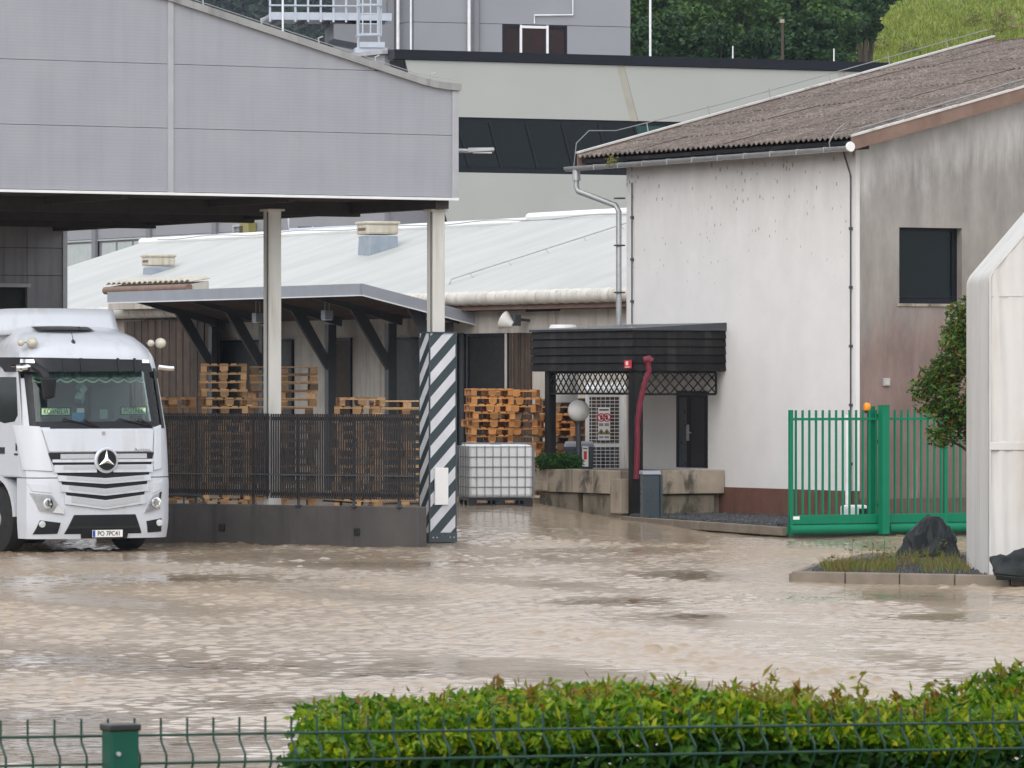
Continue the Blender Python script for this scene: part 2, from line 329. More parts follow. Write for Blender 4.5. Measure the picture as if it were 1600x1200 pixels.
M['globe'] = pm('frosted_globe', (.76,.76,.75), (.80,.80,.79), rough=.25)
M['binblue'] = pm('blue_grey_plastic', (.035,.05,.062), (.05,.068,.082), rough=.3)
M['doordark'] = pm('dark_door_leaf', (.018,.019,.021), (.026,.027,.03), rough=.35, spec=.3)
M['wire_steel'] = pm('dull_conductor_wire', (.20,.21,.22), (.27,.28,.29), rough=.5)
M['yellow'] = pm('yellow_paint', (.24,.22,.08), rough=.5)
M['orange'] = pm('orange_beacon_plastic', (.75,.26,.01), rough=.25)
M['bluesteel'] = pm('blue_grey_metal', (.21,.255,.31), (.29,.335,.385), sc=4, rough=.4)
M['vent'] = pm('weathered_cream_metal', (.42,.39,.32), (.55,.51,.43), sc=4, rough=.6, streak=6, streak_c=(.25,.2,.13))
M['ladder'] = pm('white_ladder_paint', (.42,.46,.52), rough=.4)
M['bark'] = pm('bark', (.045,.035,.026), (.09,.07,.05), sc=8, rough=.9, bmp=.6, bsc=20)
M['soil'] = pm('wet_soil', (.06,.045,.033), (.11,.085,.06), sc=6, rough=.8, bmp=.6, bsc=20)
M['asphalt'] = pm('muddy_asphalt', (.10,.078,.055), (.16,.125,.09), sc=.6, rough=.7, bmp=.2, bsc=30)
M['paper_blue'] = pm('blue_paper', (.10,.35,.60), rough=.6)
M['plate_white'] = pm('number_plate_white', (.75,.75,.73), rough=.35)
M['ink'] = pm('black_ink', (.01,.01,.012), rough=.5)
M['euro'] = pm('plate_blue', (.01,.05,.35), rough=.4)
M['name_plate'] = pm('pale_green_name_plate', (.55,.75,.50), rough=.5)
M['nameink'] = pm('dark_green_ink', (.01,.07,.03), rough=.5)
# striped guard
m, nt, p, oc = base('diagonal_stripes'); p.inputs['Roughness'].default_value = .4
sep = nt.nodes.new('ShaderNodeSeparateXYZ'); nt.links.new(oc, sep.inputs[0])
q = math_(nt,'ADD', math_(nt,'SUBTRACT', sep.outputs[2], math_(nt,'MULTIPLY', sep.outputs[0], 1.02)), math_(nt,'MULTIPLY', sep.outputs[1], 1.25))
fr_ = math_(nt,'FRACT', math_(nt,'ADD', math_(nt,'DIVIDE', q, .405), 10.12)); st = math_(nt,'GREATER_THAN', fr_, .5)
dirt = ramp(nt, noise(nt, oc, 3, 5), [(.35,(.85,.85,.85)),(.65,(1,1,1))]).outputs[0]
nt.links.new(mix(nt, 1.0, mix(nt, st, (.030,.050,.060), (.62,.64,.68)), dirt, 'MULTIPLY'), p.inputs['Base Color']); M['stripes'] = m
# truck
M['truckwhite'] = pm('white_truck_paint', (.56,.59,.645), (.59,.62,.675), sc=1.5, rough=.22, coat=.25, spec=.5, streak=5, streak_c=(.47,.475,.49))
M['truckgrey'] = pm('silver_grille_mesh', (.42,.43,.46), (.47,.48,.51), sc=30, rough=.45)
M['truckblack'] = pm('black_truck_plastic', (.010,.011,.014), (.015,.016,.019), rough=.4, spec=.3)
M['tyre'] = pm('tyre_rubber', (.012,.012,.013), rough=.8)
M['chrome'] = pm('chrome', (.80,.81,.82), rough=.12, metal=1)
M['headlamp'] = pm('headlamp_reflector', (.55,.56,.57), (.72,.73,.74), sc=14, rough=.15, metal=.15)
M['lace'] = pm('mint_lace', (.30,.42,.37), (.38,.50,.45), rough=.8)
M['beige'] = pm('ivory_lamp_shell', (.50,.47,.40), rough=.35)
M['cabdark'] = pm('sky_veiled_cab_interior', (.17,.19,.20), rough=.8)  # grey raised to stand in for the sky's reflection on the windscreen
M['windscreen'] = thin_glass('windscreen_glass', (.72,.80,.80))
M['lens'] = thin_glass('clear_lens', (.92,.93,.94))
# foliage
M['hedgeleaf'] = leafmat('hedge_leaf', [(.022,.075,.006),(.055,.15,.008),(.11,.225,.010),(.20,.30,.010),(.36,.37,.012)], .4, .3)
M['hedgelow'] = leafmat('hedge_leaf_shaded', [(.010,.038,.008),(.025,.08,.011),(.07,.17,.014)], .4, .25)  # darker leaf copy: shade inside the hedge put into the colour
M['hedgetip'] = leafmat('hedge_tip_reddish', [(.20,.07,.02),(.22,.16,.02),(.25,.26,.025),(.15,.24,.02)], .4, .35)
M['photinia'] = leafmat('photinia_leaf', [(.020,.065,.012),(.04,.11,.018),(.075,.16,.022),(.13,.17,.025),(.19,.09,.025)], .35, .2)
M['treeleaf'] = leafmat('tree_leaf', [(.016,.045,.018),(.028,.07,.024),(.045,.095,.03)], .55, .15)
M['treeleaf_light'] = leafmat('light_tree_leaf', [(.035,.085,.022),(.058,.125,.03),(.09,.16,.038)], .55, .2)
M['grassblade'] = leafmat('meadow_grass', [(.10,.16,.015),(.16,.215,.02),(.22,.25,.03),(.27,.26,.05)], .6, .2)
M['weed'] = leafmat('weed_leaf', [(.09,.14,.03),(.16,.19,.045),(.21,.19,.07),(.20,.08,.03)], .6, .2)
M['juniper'] = leafmat('juniper_leaf', [(.012,.05,.012),(.03,.10,.018),(.05,.13,.02)], .55, .15)
M['farforest'] = leafmat('far_conifer', [(.018,.035,.022),(.026,.05,.028)], .7, .05)
M['meadow'] = pm('meadow_ground', (.11,.165,.018), (.19,.225,.03), sc=.25, rough=.9, bmp=.8, bsc=3)
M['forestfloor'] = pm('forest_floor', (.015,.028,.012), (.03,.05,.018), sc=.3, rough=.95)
# brown flood water
m, nt, p, oc = base('brown_flood_water'); p.inputs['Roughness'].default_value = .09; p.inputs['IOR'].default_value = 1.33
geo = nt.nodes.new('ShaderNodeNewGeometry'); wp = geo.outputs['Position']
n1 = noise(nt, mapping(nt, wp, (.16,.05,1)), 1, 5, .6, .6)
nt.links.new(ramp(nt, n1, [(.3,(.285,.212,.142)),(.7,(.37,.298,.222))]).outputs[0], p.inputs['Base Color'])
at = nt.nodes.new('ShaderNodeAttribute'); at.attribute_name = 'chop'
rf = math_(nt,'MULTIPLY_ADD', at.outputs['Fac'], .20, .03)
nt.links.new(rf, p.inputs['Roughness'])
hh = math_(nt,'ADD', noise(nt, mapping(nt, wp, (3.2,2.0,1)), 1, 4, .6, .4), math_(nt,'MULTIPLY', noise(nt, mapping(nt, wp, (11,6,1)), 1, 3, .6), .35))
bump(nt, p, hh, .12, .02); M['water'] = m
# ------------------------------------------------------------------ ground, flood water, hills
W1 = (PX(150, 91.7), 91.7); W2 = (PX(653, 88.2), 88.2)           # front line of the retaining wall
wang = math.degrees(math.atan2(W2[1]-W1[1], W2[0]-W1[0])); WF = Fr(W1[0], W1[1], wang); WLEN = math.hypot(W2[0]-W1[0], W2[1]-W1[1])
def sstep(a, b, x): t = np.clip((x-a)/(b-a), 0, 1); return t*t*(3-2*t)
def yard(X, Y):
    """height of the flood surface: road level 0, ramp right of the wall, yard behind the wall"""
    lx = WF.c*(X-WF.ox) + WF.s*(Y-WF.oy); ly = -WF.s*(X-WF.ox) + WF.c*(Y-WF.oy)
    ramp_ = .46*sstep(88.6, 101.5, Y)*sstep(-4.5, -1.0, X)*(1-.62*sstep(-.2, 2.2, X))*(1-.75*sstep(2.2, 4.2, X))
    up = (ly > .12) & (lx > 0) & ((lx < WLEN-.05) | (Y > 91.5))
    return np.where(up & (X < -1.55), .50, np.where(X > -2.2, ramp_, 0.0))
xs = np.linspace(-13, 13, 66)
g = MB()
def gz(X, Y):
    z = -.35 + 1.25*(1 - sstep(12.5, 24, np.array(Y)))
    if Y > 88: z = -.35 + .55*float(sstep(88, 101, np.array(Y)))
    return float(z)
gys = [-150, 0, 6, 9, 11, 12.5, 14, 16, 18, 20, 22, 24, 30, 60, 86, 88, 92, 96, 101, 120, 200, 600, 1190]
gxs = [-690, -400, -100, -30, -12, -6, 0, 6, 12, 30, 100, 400, 690]
for Y in gys:
    for X in gxs: g.v.append((X, Y, gz(X, Y)))
nx = len(gxs)
for j in range(len(gys)-1):
    for i in range(nx-1): g.f.append((j*nx+i, j*nx+i+1, (j+1)*nx+i+1, (j+1)*nx+i))
g.build('ground', M['asphalt'], kind='structure', fix=False)

# flood water: rows get closer together near the camera
ys = []; y = 25.0
while y < 121: ys.append(y); y += .034 + .0006*(y-25)
ys = np.array(ys); xs = np.linspace(-1, 1, 640)
X, Y = np.meshgrid(xs, ys); X = X*(1.2 + .112*Y)          # a wedge, denser at the near bank
rg = np.random.default_rng(5)
Z = np.zeros_like(X); Z2 = np.zeros_like(X)
for k in range(46):
    lam = rg.uniform(.10, .30) if k > 8 else rg.uniform(.4, .8); a = rg.normal(0, .5) + math.pi/2
    ph = rg.uniform(0, 6.28); kk = 2*math.pi/lam
    arg = kk*(X*math.cos(a) + Y*math.sin(a)) + ph + .8*np.sin(X*rg.uniform(.3,1.1)+ph) + .8*np.sin(Y*rg.uniform(.2,.8)+2*ph)
    Z += np.sin(arg)*(.0048 if k > 8 else .0022)*lam
for k in range(14):
    lam = rg.uniform(1.2, 3.5); a = rg.uniform(0, 6.28); kk = 2*math.pi/lam
    Z2 += np.sin(kk*(X*math.cos(a)+Y*math.sin(a)) + rg.uniform(0,6.28))*.0009*lam
m1 = np.zeros_like(X)
for k in range(16):
    lx_, ly_ = rg.uniform(2.5, 9), rg.uniform(5, 22); a = rg.normal(0, .25)
    m1 += np.sin(2*math.pi*((X*math.cos(a)+Y*.15*math.sin(a))/lx_ + (Y*math.cos(a)-X*math.sin(a))/ly_) + rg.uniform(0, 6.28))
m1 = m1/4
amp = np.clip(1.0 + .55*m1, .25, 1.9)
def patch_(u, v, du, dv):                     # smooth, calm water where the photo shows dark slicks
    Yc = F*H/(v-600); y0 = F*H/(v-600+dv); y1 = F*H/(v-600-dv); return np.exp(-((X-PX(u,Yc))/(du/F*Yc))**2 - ((Y-Yc)/((y1-y0)/2))**2)
calm = np.zeros_like(X)
for p_ in [(40,1033,300,17),(330,1043,330,11),(600,1052,190,7),(100,1165,300,22),(420,1150,200,14),(560,1100,120,8),(980,860,110,9),(1080,900,130,9),(960,940,120,8),(1110,962,110,6),(1420,930,140,12),(1480,965,170,8),(1250,935,130,9),(450,868,420,10),(180,905,260,9),(380,1100,260,14),(120,1120,200,14),(620,880,200,8)]:
    calm = np.maximum(calm, patch_(*p_))
ram = np.exp(-((Y-84.5)/2.2)**2)*np.clip((X+9)/3,0,1)*np.clip((3.2-X)/2,0,1)    # the rapid below the wall
ram2 = np.exp(-((Y-(88.5+.28*X))/1.3)**2)*np.clip((X+.6)/.8,0,1)*np.clip((4.4-X)/1.5,0,1)
near = sstep(60, 36, Y)
A = amp*(1-.80*calm)*(1+.9*ram+1.3*ram2)*(1-.62*sstep(90,95,Y))*(1-.25*near)
sg = Z.std(); Z = 1.15*Z + 1.2*sg*np.maximum(Z/sg-1.5, 0)**1.3
h0 = yard(X, Y)
Zt = h0 + Z*A + Z2*(1-.6*calm)
V = np.stack([X.ravel(), Y.ravel(), Zt.ravel()], 1)
nx = len(xs); ny = len(ys)
idx = np.arange((ny-1)*nx).reshape(ny-1, nx)[:, :-1].ravel()
T = np.stack([idx, idx+1, idx+nx+1, idx+nx], 1)
me = raw_mesh('water', V, T); at_ = me.attributes.new('chop', 'FLOAT', 'POINT')
chop = np.clip((.55+.45*amp)*(1-.92*calm)*(1-.45*sstep(86,92,Y))*(1-.35*near) + .3*ram + .4*ram2, 0, 1.2); at_.data.foreach_set('value', chop.ravel().astype(np.float32)); me.polygons.foreach_set('use_smooth', [True]*len(me.polygons))
obj('water', me, M['water'], kind='structure')
# the flood goes on to either side of the frame
for s_ in (-1, 1):
    b = MB(); b.poly([(s_*4.0, 25, 0), (s_*70, 25, 0), (s_*70, 120.9, 0), (s_*14.74, 120.9, 0)])
    me = b.mesh('water', fix=False); at_ = me.attributes.new('chop', 'FLOAT', 'POINT'); at_.data.foreach_set('value', [1.3]*len(me.vertices)); obj('water', me, M['water'], kind='structure')

# hills
def hill_z(X, Y): return -2 + max(0, Y-178)*.155 + 1.5*math.sin(X*.05+1) + .8*math.sin(Y*.07+X*.03) + max(0,(X-14))*.16
hb = MB(); hb.grid(lambda a, b_: (-2+120*a, 178+320*b_, hill_z(-2+120*a, 178+320*b_)), 50, 80)
hb.build('hillside', M['meadow'], smooth=True, kind='structure', fix=False)
hb = MB(); hb.grid(lambda a, b_: (-400+700*a, 640+500*b_, -5+max(0,b_)*210+12*math.sin(a*9)+7*math.sin(b_*11+a*17)), 40, 30)
hb.build('far_hill', M['forestfloor'], smooth=True, kind='structure', fix=False)

# ------------------------------------------------------------------ loading hall (big grey canopy on the left)
LH = Fr(-.921, 90, TH)
hall = thing('loading_hall', 'grey clad loading hall with deep overhanging canopy above the white truck', 'industrial building', (LH.ox, LH.oy, 0), TH)
def prof(x):
    pts = [(-14, 11.12), (-5.2, 8.82), (-.95, 7.70), (-.6, 7.61), (-.3, 7.56), (0, 7.54)]
    for (a, za), (b_, zb) in zip(pts, pts[1:]):
        if a <= x <= b_: return za + (zb-za)*(x-a)/(b_-a)
    return pts[-1][1] if x > 0 else pts[0][1]
rows = [5.735, 6.76, 7.79, 8.82, 9.85, 10.9]
for (xa, xb) in ((-5.205, -.085), (-10.4, -5.295), (-14, -10.49)):
    for z0, z1 in zip(rows, rows[1:]):
        z0_, z1_ = z0 + .004, z1 - .004
        n = 32; xsx = [xa + (xb-xa)*i/n for i in range(n+1)]
        top = [(x, min(z1_, prof(x)-.03)) for x in xsx if prof(x)-.03 > z0_+.01]
        if len(top) < 2: continue
        pts = [(top[0][0], 0, z0_), *[(x, 0, z) for x, z in top], (top[-1][0], 0, z0_)]
        if abs(top[-1][1]-z0_) < .02: pts = pts[:-1]
        b = MB(); b.prism(pts[::-1], (0, .07, 0)); b.build('panel', M['clad'], hall)
b = MB(); n = 40
tp = [(-14 + 13.9*i/n, .075, prof(-14+13.9*i/n)-.05) for i in range(n+1)]
b.prism([(-.1, .075, 5.75), *tp[::-1], (-14, .075, 5.75)], (0, .12, 0)); b.build('backing', M['trim'], hall)
for x in (-5.25, -10.445): b = MB(); b.box(x-.05, -.025, 5.73, x+.05, .05, prof(x)-.03); b.build('seam_trim', M['trim'], hall, bevel=.006)
b = MB(); b.box(-.085, -.03, 5.70, .03, .09, 7.5); b.build('corner_trim', M['trim'], hall, bevel=.006)
b = MB(); b.box(-14, -.035, 5.685, .03, .05, 5.728); b.build('drip_edge', M['whitemetal'], hall)
cp = MB(); xx = [-14 + 14.06*i/60 for i in range(61)]
for a, c_ in zip(xx, xx[1:]):
    za, zc = prof(a), prof(c_)
    cp.hexa([(a,-.07,za-.04),(c_,-.07,zc-.04),(c_,.30,zc-.04),(a,.30,za-.04),(a,-.07,za+.075),(c_,-.07,zc+.075),(c_,.30,zc+.09),(a,.30,za+.09)])
cp.build('coping', M['coping'], hall)
ln = MB(); ln.tube([(x, .1, prof(x)+.14) for x in xx[::3]], .006, 5)
for x in np.arange(-13, 0, 1.05): ln.tube([(x,.1,prof(x)+.05),(x-.02,.1,prof(x)+.19),(x+.06,.1,prof(x)+.22)], .014, 5)
ln.build('lightning_wire', M['steel'], hall)
b = MB()
for a, c_ in zip(xx[::2], xx[2::2]): b.hexa([(a,.30,prof(a)-.1),(c_,.30,prof(c_)-.1),(c_,17,prof(c_)-.1),(a,17,prof(a)-.1),(a,.30,prof(a)),(c_,.30,prof(c_)),(c_,17,prof(c_)),(a,17,prof(a))])
b.build('roof', M['coping'], hall)
b = MB(); b.box(-.06, .2, 5.72, .02, 15.3, 7.5); b.build('side_fascia', M['clad'], hall)
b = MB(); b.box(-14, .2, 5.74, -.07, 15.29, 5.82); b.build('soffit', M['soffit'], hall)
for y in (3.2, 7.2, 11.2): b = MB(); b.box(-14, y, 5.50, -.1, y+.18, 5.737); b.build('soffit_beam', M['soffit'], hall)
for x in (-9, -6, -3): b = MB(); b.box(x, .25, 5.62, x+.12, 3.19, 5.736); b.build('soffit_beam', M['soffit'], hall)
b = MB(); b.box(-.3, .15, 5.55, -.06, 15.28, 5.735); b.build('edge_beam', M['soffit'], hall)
# rear wall with its dark loading door
ox1 = LH.xa(42, 15.3); ztop = LH.za(449, ox1, 15.3); zs = [-.3, .9, 2.05, 3.2, LH.za(431,0,15.3), LH.za(388,0,15.3), 5.72]
for z0, z1 in zip(zs, zs[1:]):
    for (xa, xb) in ((-14, -4.6), (-4.59, ox1), (ox1+.01, -.09)):
        if xa == -4.59:
            if z0 < ztop-.2 and z1 > ztop: z0_ = ztop
            elif z1 <= ztop: continue
            else: z0_ = z0
        else: z0_ = z0
        if z1-z0_ < .02: continue
        b = MB(); b.box(xa, 15.3, z0_+.006, xb, 15.4, z1-.006); b.build('wall_panel', M['rearclad'], hall)
b = MB(); b.box(-14, 15.41, -.3, -.05, 15.6, 5.7); b.build('rear_wall', M['black'], hall)
b = MB(); b.box(-.09, 15.27, -.3, .0, 15.6, 5.72); b.build('corner_trim', M['trim'], hall)
b = MB(); b.box(-4.6, 15.24, ztop, ox1+.06, 15.3, ztop+.07); b.build('door_head', M['trim'], hall)
b = MB(); b.box(-14.2, 15.6, -.3, -.05, 30, 7.5); b.build('hall_body', M['rearclad'], hall)
for (u, Yc, z0) in ((425.5, 90.15, .45), (681, 90.3, -.2)):
    lx, ly = LH.loc(PX(u, Yc), Yc); c_ = MB()
    c_.box(lx-.112, ly-.112, z0, lx+.112, ly+.112, 5.55)
    c_.box(lx-.16, ly-.16, 5.51, lx+.16, ly+.16, 5.549)
    c_.build('column', M['column'], hall, bevel=.012)
    b = MB(); b.tube([(lx-.118, ly-.05, z0+.3), (lx-.118, ly-.05, 5.5)], .012, 6); b.build('earth_wire', M['darksteel'], hall)
lamp = thing('wall_lamp', 'grey flat lamp head sticking out of the hall corner in front of the dark windows', 'lamp', (LH.w(0, .8)[0]+.36, LH.w(0, .8)[1], PZ(236, 90.7)), 0)
b = MB(); b.tube([(-.38,0,0),(.12,0,.005),(.25,0,-.0)], .035, 8); b.build('arm', M['steel'], lamp, smooth=True)
b = MB(); b.hexa([(.20,-.13,-.03),(.66,-.11,.0),(.66,.11,.0),(.20,.13,-.03),(.22,-.11,.05),(.66,-.1,.055),(.66,.1,.055),(.22,.11,.05)]); b.build('head', M['trim'], lamp, bevel=.015)
b = MB(); b.box(.30,-.08,-.037,.62,.08,-.02); b.build('diffuser', M['white'], lamp)

# striped guard round the front column
Yg = 89.95; gx = PX(671, Yg)
gd = thing('column_guard', 'tall boxed column guard with white and dark grey diagonal stripes', 'column guard', (gx, Yg, .03), TH)
b = MB(); b.box(0, .012, 0, .505, .35, 3.46); b.box(.012,0,.1,.49,.02,3.44); b.build('striped_panel', M['stripes'], gd)
b = MB()
for x, y in ((-.006,-.006),(.49,-.006),(-.006,.335)): b.box(x, y, 0, x+.022, y+.022, 3.475)
b.box(-.008,-.008,3.46,.513,.358,3.485); b.build('edge_frame', M['binblue'], gd)
b = MB(); b.box(-.012,-.014,0,.517,.36,.16); b.build('base_plate', M['binblue'], gd)
for x in (.06,.13,.38,.45): b = MB(); b.lathe([(.014,-.03),(.014,-.01)], (x,0,.08), 8, 'y'); b.build('bolt', M['steel'], gd)
for x, y in ((.04,.04),(.40,.04)): b = MB(); b.box(x,y,-.15,x+.08,y+.1,0); b.build('foot', M['darksteel'], gd)
z0 = PZ(789,90)-.03; b = MB(); b.box(.085,-.045,z0,.335,-.012,z0+.615); b.build('blank_sign', M['white'], gd, bevel=.008)

# ------------------------------------------------------------------ retaining wall, slat fences, handrail
wall = thing('retaining_wall', 'low dark wet concrete wall below the slatted fence beside the truck', 'wall', (*W1, 0), wang)
b = MB(); b.box(0, 0, -.4, WLEN, .26, .655); b.build('concrete_body', M['concrete_dark'], wall, bevel=.015)
for u, v in ((347, 824), (558, 831)):
    lx = WF.xa(u); z = WF.za(v, lx); b = MB(); b.box(lx-.055,-.03,z-.06,lx+.055,.01,z+.06); b.build('recessed_lamp', M['blackplastic'], wall, bevel=.01)
def slat_fence(label, u0, u1, yoff, z0, z1, lead=0):
    x0, x1 = WF.xa(u0), WF.xa(u1)
    f = thing('slatted_fence', label, 'fence', (*WF.w(x0, yoff), 0), wang, 'dark slatted fences on the low wall')
    L = x1-x0; n = int(L/.0455); b = MB()
    for i in range(n):
        x = L*i/(n-1); b.box(x-.0158, -.006, z0, x+.0158, .006, z1)
    b.build('slat', M['slat'], f, kind='stuff')
    for z in (z0+.07, z1-.08): b = MB(); b.box(0, .022, z-.03, L, .05, z+.03); b.build('rail', M['slat'], f)
    z = PZ(741, 90); b = MB(); b.box(-.03, -.045, z-.012, L+.01, -.022, z+.012); b.build('front_bar', M['darksteel'], f)
    for x in ([.6, L-.55] if L < 2.6 else [.5, 1.6, L-.35]): b = MB(); b.box(x-.02, .052, .62, x+.02, .085, z1-.1); b.box(x-.05,.03,.64,x+.05,.11,.665); b.build('post', M['darksteel'], f)
    return f
slat_fence('dark slatted fence on the wall between the truck and the pale column', 175, 412, .13, .80, 2.165)
slat_fence('dark slatted fence on the wall between the pale column and the striped guard', 428, 652, -.075, .77, 2.16)
xh = WF.xa(322); hr = thing('handrail', 'short dark tubular handrail with rounded end on the wall by the truck', 'handrail', (*WF.w(xh, .0), .655), wang)
b = MB(); b.tube([(0,-.05,.0),(-.02,-.05,.08),(-.07,-.05,.125),(-.15,-.05,.14),(-1.6,-.05,.14)], .026, 8); b.build('rail', M['darksteel'], hr, smooth=True)
for x in (-.42,-1.1): b = MB(); b.tube([(x,-.05,0),(x,-.05,.13)], .016, 6); b.build('post', M['darksteel'], hr)
# debris plank lying behind the fence
b = MB(); b.beam((0,0,.02),(.55,.1,-.02),.09,.03); pl = b.build('plank', M['blackplastic']); pl.location = (PX(505,89.95), 89.95, PZ(784,89.95)); tag(pl, 'black plank lying on the wall under the slatted fence', 'plank')
# ------------------------------------------------------------------ white building with the fibre cement roof
WB = Fr(6.128, 97, TH); WBL = 8.0
bld = thing('white_building', 'white rendered building with weathered brown corrugated roof and damp stained gable', 'building', (WB.ox, WB.oy, 0), TH)
SL = .264; EZ = 6.99
def roofz(x): return EZ + SL*(x+.35)
RX = 9.3
b = MB(); b.box(0, .302, .74, .3, WBL, roofz(0)-.10); b.build('long_wall', M['stucco'], bld)
b = MB(); b.box(-.012, .02, .0, .29, WBL-.02, .738); b.build('plinth', M['plinth'], bld)
# gable wall with the window opening cut out
wx0, wx1 = WB.xa(1405), WB.xa(1503); wz1, wz0 = WB.za(355, wx0), WB.za(474, wx0)
b = MB()
def gp(x, z): return (x, 0, z)
b.prism([gp(.085,.6), gp(wx0,.6), gp(wx0,roofz(wx0)-.12), gp(.085,roofz(.085)-.12)], (0,.3,0))
b.prism([gp(wx0,.6), gp(wx1,.6), gp(wx1,wz0), gp(wx0,wz0)], (0,.3,0))
b.prism([gp(wx0,wz1), gp(wx1,wz1), gp(wx1,roofz(wx1)-.12), gp(wx0,roofz(wx0)-.12)], (0,.3,0))
b.prism([gp(wx1,.6), gp(2*RX,.6), gp(2*RX,roofz(0)-.12), gp(RX,roofz(RX)-.12), gp(wx1,roofz(wx1)-.12)], (0,.3,0))
b.build('gable_wall', M['gable'], bld)
b = MB(); b.box(-.002,-.003,.742,.084,.296,roofz(0)-.104); b.build('corner_strip', M['stucco'], bld)
b = MB(); b.box(.086,-.012,0,2*RX,.29,.598); b.build('gable_plinth', M['brown'], bld)
b = MB(); b.prism([(0.3,WBL-.3,.6),(2*RX,WBL-.3,.6),(2*RX,WBL-.3,roofz(0)-.12),(RX,WBL-.3,roofz(RX)-.12),(.3,WBL-.3,roofz(.3)-.12)], (0,.3,0)); b.build('rear_gable', M['stucco'], bld)
b = MB(); b.box(2*RX-.3,.3,0,2*RX,WBL-.3,roofz(0)-.15); b.build('far_wall', M['stucco'], bld)
win = MB(); t_ = .055
win.box(wx0,.16,wz0,wx1,.22,wz0+.08); win.box(wx0,.16,wz1-t_,wx1,.22,wz1); win.box(wx0,.16,wz0+.08,wx0+t_,.22,wz1-t_); win.box(wx1-.11,.16,wz0+.08,wx1,.22,wz1-t_); win.box(wx0+t_,.165,wz0+.11,wx1-.11,.20,wz0+.14)
wo_ = win.build('window', M['brown'], bld)
wo_.data.materials.clear(); wo_.data.materials.append(M['blackframe'])
b = MB(); b.box(wx0+.02,.195,wz0+.05,wx1-.05,.205,wz1-.03); b.build('pane', M['darkglass'], wo_)
b = MB(); b.box(wx0-.05,-.03,wz0-.05,wx1+.05,.159,wz0-.003); b.build('sill', M['concrete'], wo_)
b = MB(); b.box(wx0,.23,wz0,wx1,.29,wz1); b.build('black_back', M['black'], wo_)  # plain black sheet closing the opening behind the pane
lx = WB.xa(1384); lz = WB.za(597, lx); b = MB(); b.box(lx-.07,-.05,lz-.07,lx+.07,.005,lz+.07); jb = b.build('junction_box', M['trim'], bld, bevel=.01)
b = MB(); b.box(lx-.045,-.056,lz-.045,lx+.045,-.05,lz+.045); b.build('cover', M['vent'], jb)
# roof sheets: six waves each, laid in overlapping rows
NW, PIT = 6, .177; SW = NW*PIT; SLEN = 1.24
sh = MB(); n = NW*6
def wav(i): return .026*math.cos(2*math.pi*i/6)
cs = math.cos(math.atan(SL)); sn = math.sin(math.atan(SL))
for k, x in enumerate((0, SLEN)):
    for i in range(n+1): sh.v.append((x*cs, SW*i/n, x*sn + wav(i) + (.022 if k == 0 else 0)))
for i in range(n+1): sh.v.append((0.0, SW*i/n, wav(i) + .002))
for i in range(n): sh.f.append((i, i+n+1, i+n+2, i+1)); sh.f.append((i, i+1, 2*(n+1)+i+1, 2*(n+1)+i))
smesh = sh.mesh('roof_sheet', 60, fix=False)
cols = 9; y00 = -.45
for r in range(8):
    for c_ in range(cols):
        d = 1.19*r + random.uniform(-.012,.012)
        o = obj('roof_sheet', smesh, M['fibre'], bld); o.location = (-.42 + d*cs, y00 + c_*SW, EZ + d*sn + .03 + random.uniform(-.006,.006)); o.rotation_euler = (0, random.uniform(-.004,.004), 0)
b = MB(); xe = RX
b.hexa([(-.35,-.42,EZ-.09),(xe,-.42,roofz(xe)-.09),(xe,y00+cols*SW-.03,roofz(xe)-.09),(-.35,y00+cols*SW-.03,EZ-.09),(-.35,-.42,EZ-.02),(xe,-.42,roofz(xe)-.02),(xe,y00+cols*SW-.03,roofz(xe)-.02),(-.35,y00+cols*SW-.03,EZ-.02)]); b.build('roof_deck', M['wood_black'], bld)
b = MB(); b.hexa([(2*RX+.4,-.45,EZ-.09),(2*RX+.4,9.1,EZ-.09),(xe+.01,9.1,roofz(xe)-.09),(xe+.01,-.45,roofz(xe)-.09),(2*RX+.4,-.45,EZ+.03),(2*RX+.4,9.1,EZ+.03),(xe+.01,9.1,roofz(xe)+.03),(xe+.01,-.45,roofz(xe)+.03)]); b.build('far_roof_slope', M['fibre'], bld)
for yy, nm, h in ((-.50, 'barge_board', .24), (y00+cols*SW+.035, 'barge_board', .30)):
    b = MB(); b.hexa([(-.4,yy,EZ-.2),(xe,yy,roofz(xe)-.2),(xe,yy+.045,roofz(xe)-.2),(-.4,yy+.045,EZ-.2),(-.4,yy,EZ-.2+h),(xe,yy,roofz(xe)-.2+h),(xe,yy+.045,roofz(xe)-.2+h),(-.4,yy+.045,EZ-.2+h)]); b.build(nm, M['barge'], bld)
    b = MB(); b.hexa([(-.4,yy-.02,EZ+h-.2),(xe,yy-.02,roofz(xe)+h-.2),(xe,yy+.10,roofz(xe)+h-.2),(-.4,yy+.10,EZ+h-.2),(-.4,yy-.02,EZ+h-.165),(xe,yy-.02,roofz(xe)+h-.165),(xe,yy+.10,roofz(xe)+h-.165),(-.4,yy+.10,EZ+h-.165)]); b.build('verge_strip', M['verge'], bld)
b = MB(); b.box(-.30,-.44,EZ-.17,.0,9.0,EZ-.10); b.build('eaves_board', M['wood_black'], bld)
